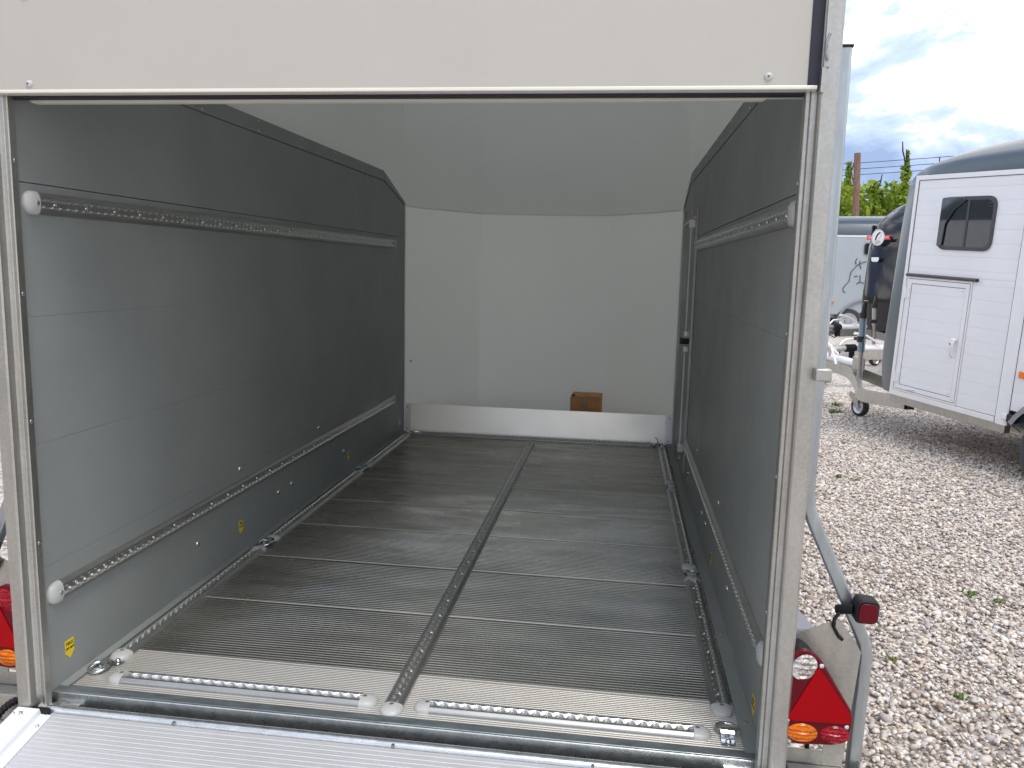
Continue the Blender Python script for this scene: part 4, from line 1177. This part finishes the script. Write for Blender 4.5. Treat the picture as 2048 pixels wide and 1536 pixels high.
# ------------------------------------------------------------------ workshop across the yard (mirrored in the trailer window)
shop = thing("workshop_building", "long grey metal-clad workshop standing across the gravel yard", "building", (-11.0, -4.0, GROUND))
M['cladding'] = material("grey_metal_cladding", (0.25, 0.25, 0.245), 0.6, var=0.08, vscale=0.8)
M['shop_roof'] = material("dark_sheet_roof", (0.10, 0.105, 0.11), 0.6, var=0.1, vscale=0.6)
MB().box(-7, 0, -13, 10, 0, 5.4).build("wall", M['cladding'], shop)
for k in range(29):
    MB().box(0.001, 0.05, -12.9 + k * .8, -12.6 + k * .8, 0, 5.39).build("cladding_rib", M['cladding'], shop)
MB().prism([(-7.5, 5.401), (.45, 5.401), (.45, 5.55), (-3.5, 6.9), (-7.5, 5.55)], 1, -13.4, 10.4).build("roof", M['shop_roof'], shop)
for y in (-9.0, -1.0, 6.0):
    d_ = MB().box(.052, .10, y, y + 3.0, 0, 3.4).build("roller_door", M['frame'], shop)
    for k in range(8):
        MB().box(.101, .115, y + .05, y + 2.95, .1 + k * .41, .45 + k * .41).build("door_slat", M['mudguard'], d_)

# ------------------------------------------------------------------ hop garden behind the yard
def hop_vine(loc, h, w, label, dense=1.0):
    t = thing("hop_vine", label, "hop plant", loc, group="climbing hop plants on the trellis behind the yard")
    h *= 1.22
    n = int(2600 * dense * h / 6)
    z = rng.beta(1.0, 1.45, n) * h
    prof = np.where(z < h * .55, 1.0, np.clip(1.0 - (z / h - .55) / .45, 0.10, 1) ** 1.1)
    rad = w * prof * np.sqrt(rng.uniform(0, 1, n)) * (1 + .35 * np.sin(z * 5 + loc[0] * 3))
    a = rng.uniform(0, 2 * np.pi, n)
    c_ = np.stack([rad * np.cos(a), rad * np.sin(a), z], 1)
    keep = rng.uniform(0, 1, n) < np.where(z > h * .62, .42, 1.0)
    c_ = c_[keep]; n = len(c_)
    u = rng.normal(size=(n, 3)); u /= np.linalg.norm(u, axis=1)[:, None]
    v = np.cross(u, rng.normal(size=(n, 3))); v /= np.linalg.norm(v, axis=1)[:, None]
    s_ = rng.uniform(.06, .135, n)[:, None]
    V = np.stack([c_ - u * s_, c_ + v * s_ * .7, c_ + u * s_, c_ - v * s_ * .7], 1).reshape(-1, 3)
    F = np.arange(4 * n).reshape(-1, 4)
    me = bpy.data.meshes.new("foliage"); me.from_pydata(V.tolist(), [], F.tolist()); me.update()
    at = me.attributes.new("tint", 'FLOAT', 'FACE')
    cl = .5 + .5 * np.sin(c_[:, 2] * 3.1 + c_[:, 0] * 4 + loc[0] * 2)
    at.data.foreach_set("value", np.clip(rng.uniform(0, 1, n) * .6 + cl * .4, 0, 1).astype(np.float32))
    me.materials.append(M['leaf'])
    place("foliage", me, t)
    pts = [(0.08 * math.sin(k * 1.3 + loc[0]), 0.05 * math.cos(k), h * k / 9) for k in range(10)]
    MB().tube(pts, [.03] * 8 + [.03, .02], 6).build("stem", M['stem'], t, smooth=60)
    # one bare shoot swinging off to the wire
    sx = random.choice((-1, 1))
    MB().tube([(0, 0, h * .86), (.12 * sx, 0, h * .95), (.20 * sx, .02, h * .99), (.24 * sx, .02, h * 1.05)], [.02, .03, .03, .02], 6).build("shoot", M['stem'], t, smooth=60)
    return t
k = 0
spots = [(9.55, 34.0, 4.9, 0.75), (10.15, 35.0, 4.55, .7), (10.75, 34.4, 4.3, .75), (11.30, 35.2, 4.05, .62), (11.95, 34.5, 5.35, .55), (8.6, 34.4, 5.0, .8), (7.7, 35.0, 4.6, .75), (11.65, 36.6, 4.2, .7), (10.4, 37.0, 4.4, .8), (13.55, 34.8, 4.9, .62), (14.4, 35.6, 5.0, .7), (15.4, 34.8, 4.6, .75), (16.6, 35.4, 5.0, .75), (18.0, 34.9, 4.7, .75), (6.6, 34.6, 4.8, .75), (5.4, 35.2, 4.6, .75)]
for x, y, h, w in spots:
    hop_vine((x, y, GROUND), h, w, "green hop plant climbing its string behind the parked trailers", dense=1.5)
def hedge():
    n = 26000
    c_ = np.stack([rng.uniform(3, 19, n), rng.uniform(35.5, 38, n), rng.beta(1.2, 1.25, n) * 5.4 + GROUND], 1)
    u = rng.normal(size=(n, 3)); u /= np.linalg.norm(u, axis=1)[:, None]
    v = np.cross(u, rng.normal(size=(n, 3))); v /= np.linalg.norm(v, axis=1)[:, None]
    s_ = rng.uniform(.08, .17, n)[:, None]
    V = np.stack([c_ - u * s_, c_ + v * s_ * .7, c_ + u * s_, c_ - v * s_ * .7], 1).reshape(-1, 3)
    me = bpy.data.meshes.new("hop_foliage"); me.from_pydata(V.tolist(), [], np.arange(4 * n).reshape(-1, 4).tolist()); me.update()
    at = me.attributes.new("tint", 'FLOAT', 'FACE'); at.data.foreach_set("value", rng.uniform(0, 1, n).astype(np.float32))
    me.materials.append(M['leaf'])
    tag(place("hop_foliage", me), "low mass of hop leaves in the rows behind the trellis", "foliage", kind="stuff")
hedge()
pole = MB().tube([(9.10, 30.4, GROUND), (9.05, 30.5, 2.5), (8.96, 30.7, 5.42)], [.15, .135, .115], 14).build("trellis_pole", M['wood'], None, smooth=50)
tag(pole, "weathered reddish wooden trellis pole rising above the slate roof", "pole")
def wire(p0, p1, sag, label):
    pts = []
    for i in range(13):
        t = i / 12
        p = Vector(p0).lerp(Vector(p1), t); p.z -= sag * 4 * t * (1 - t)
        pts.append(p)
    tag(MB().tube(pts, .014, 5).build("trellis_wire", M['wire'], None), label, "wire", "wires of the hop trellis")
for i, (zl, zr, y) in enumerate(((5.30, 5.85, 33), (5.18, 5.70, 34), (5.05, 5.55, 35), (4.45, 4.78, 36), (3.75, 3.95, 37), (3.45, 3.62, 38), (3.15, 3.30, 38.5), (2.9, 3.0, 39), (2.65, 2.75, 39.5))):
    wire((4.0, y, zl - .3), (20.0, y, zr + .45), .10, "thin dark trellis wire strung above the hop plants")

# ------------------------------------------------------------------ small weeds and scraps in the gravel
def weed(x, y, s_, blades, label="small green weed growing in the gravel"):
    t = MB(); s_ *= .75
    for k in range(blades):
        a = random.uniform(0, 6.28); r_ = random.uniform(.2, 1) * s_
        px, py = random.gauss(0, s_ * .35), random.gauss(0, s_ * .25)
        w_ = random.uniform(.002, .005); hgt = random.uniform(.2, .6) * s_ * .5 + .010
        dx_, dy_ = math.cos(a), math.sin(a)
        t.add([(px - dy_ * w_, py + dx_ * w_, 0), (px + dy_ * w_, py - dx_ * w_, 0), (px + dx_ * r_ * .5 + dy_ * w_, py + dy_ * r_ * .5 - dx_ * w_, hgt), (px + dx_ * r_ * .5 - dy_ * w_, py + dy_ * r_ * .5 + dx_ * w_, hgt), (px + dx_ * r_, py + dy_ * r_, hgt * .75)],
              [(0, 1, 2, 3), (3, 2, 4)])
    o = t.build("weed", M['hair_plant'], None, loc=(x, y, GROUND + .002))
    tag(o, label, "weed", "weeds in the gravel")
for (x, y, s_, b) in ((2.63, 7.72, .16, 60), (2.75, 7.2, .12, 40), (2.5, 8.4, .20, 70), (2.35, 8.1, .14, 40), (2.9, 8.5, .12, 30), (2.62, 6.75, .12, 60), (2.40, 7.1, .10, 30), (1.62, 4.05, .05, 20), (1.66, 3.8, .05, 20), (1.95, 4.05, .06, 20), (2.05, 3.98, .04, 16), (2.0, 2.05, .05, 26), (2.08, 1.98, .04, 20), (1.37, 1.45, .03, 14), (1.60, 1.12, .03, 12), (1.46, 1.35, .03, 10), (2.25, 6.9, .12, 30), (-1.5, 2.3, .06, 24), (3.05, 9.0, .2, 40)):
    weed(x, y, s_, b, "grassy weed clump in the gravel around the white trailer's drawbar" if y > 6.5 else "tiny green weed sprouting between the gravel stones")
sc = MB().prism(rounded([(-.015, -.005), (.012, -.008), (.018, .004), (-.01, .008)], .003, 2), 2, 0, .004).build("plastic_scrap", M['pink'], None, loc=(1.50, 2.62, GROUND + .010), rot=(0.3, .2, .4))
tag(sc, "tiny red plastic scrap lying on the gravel", "scrap")
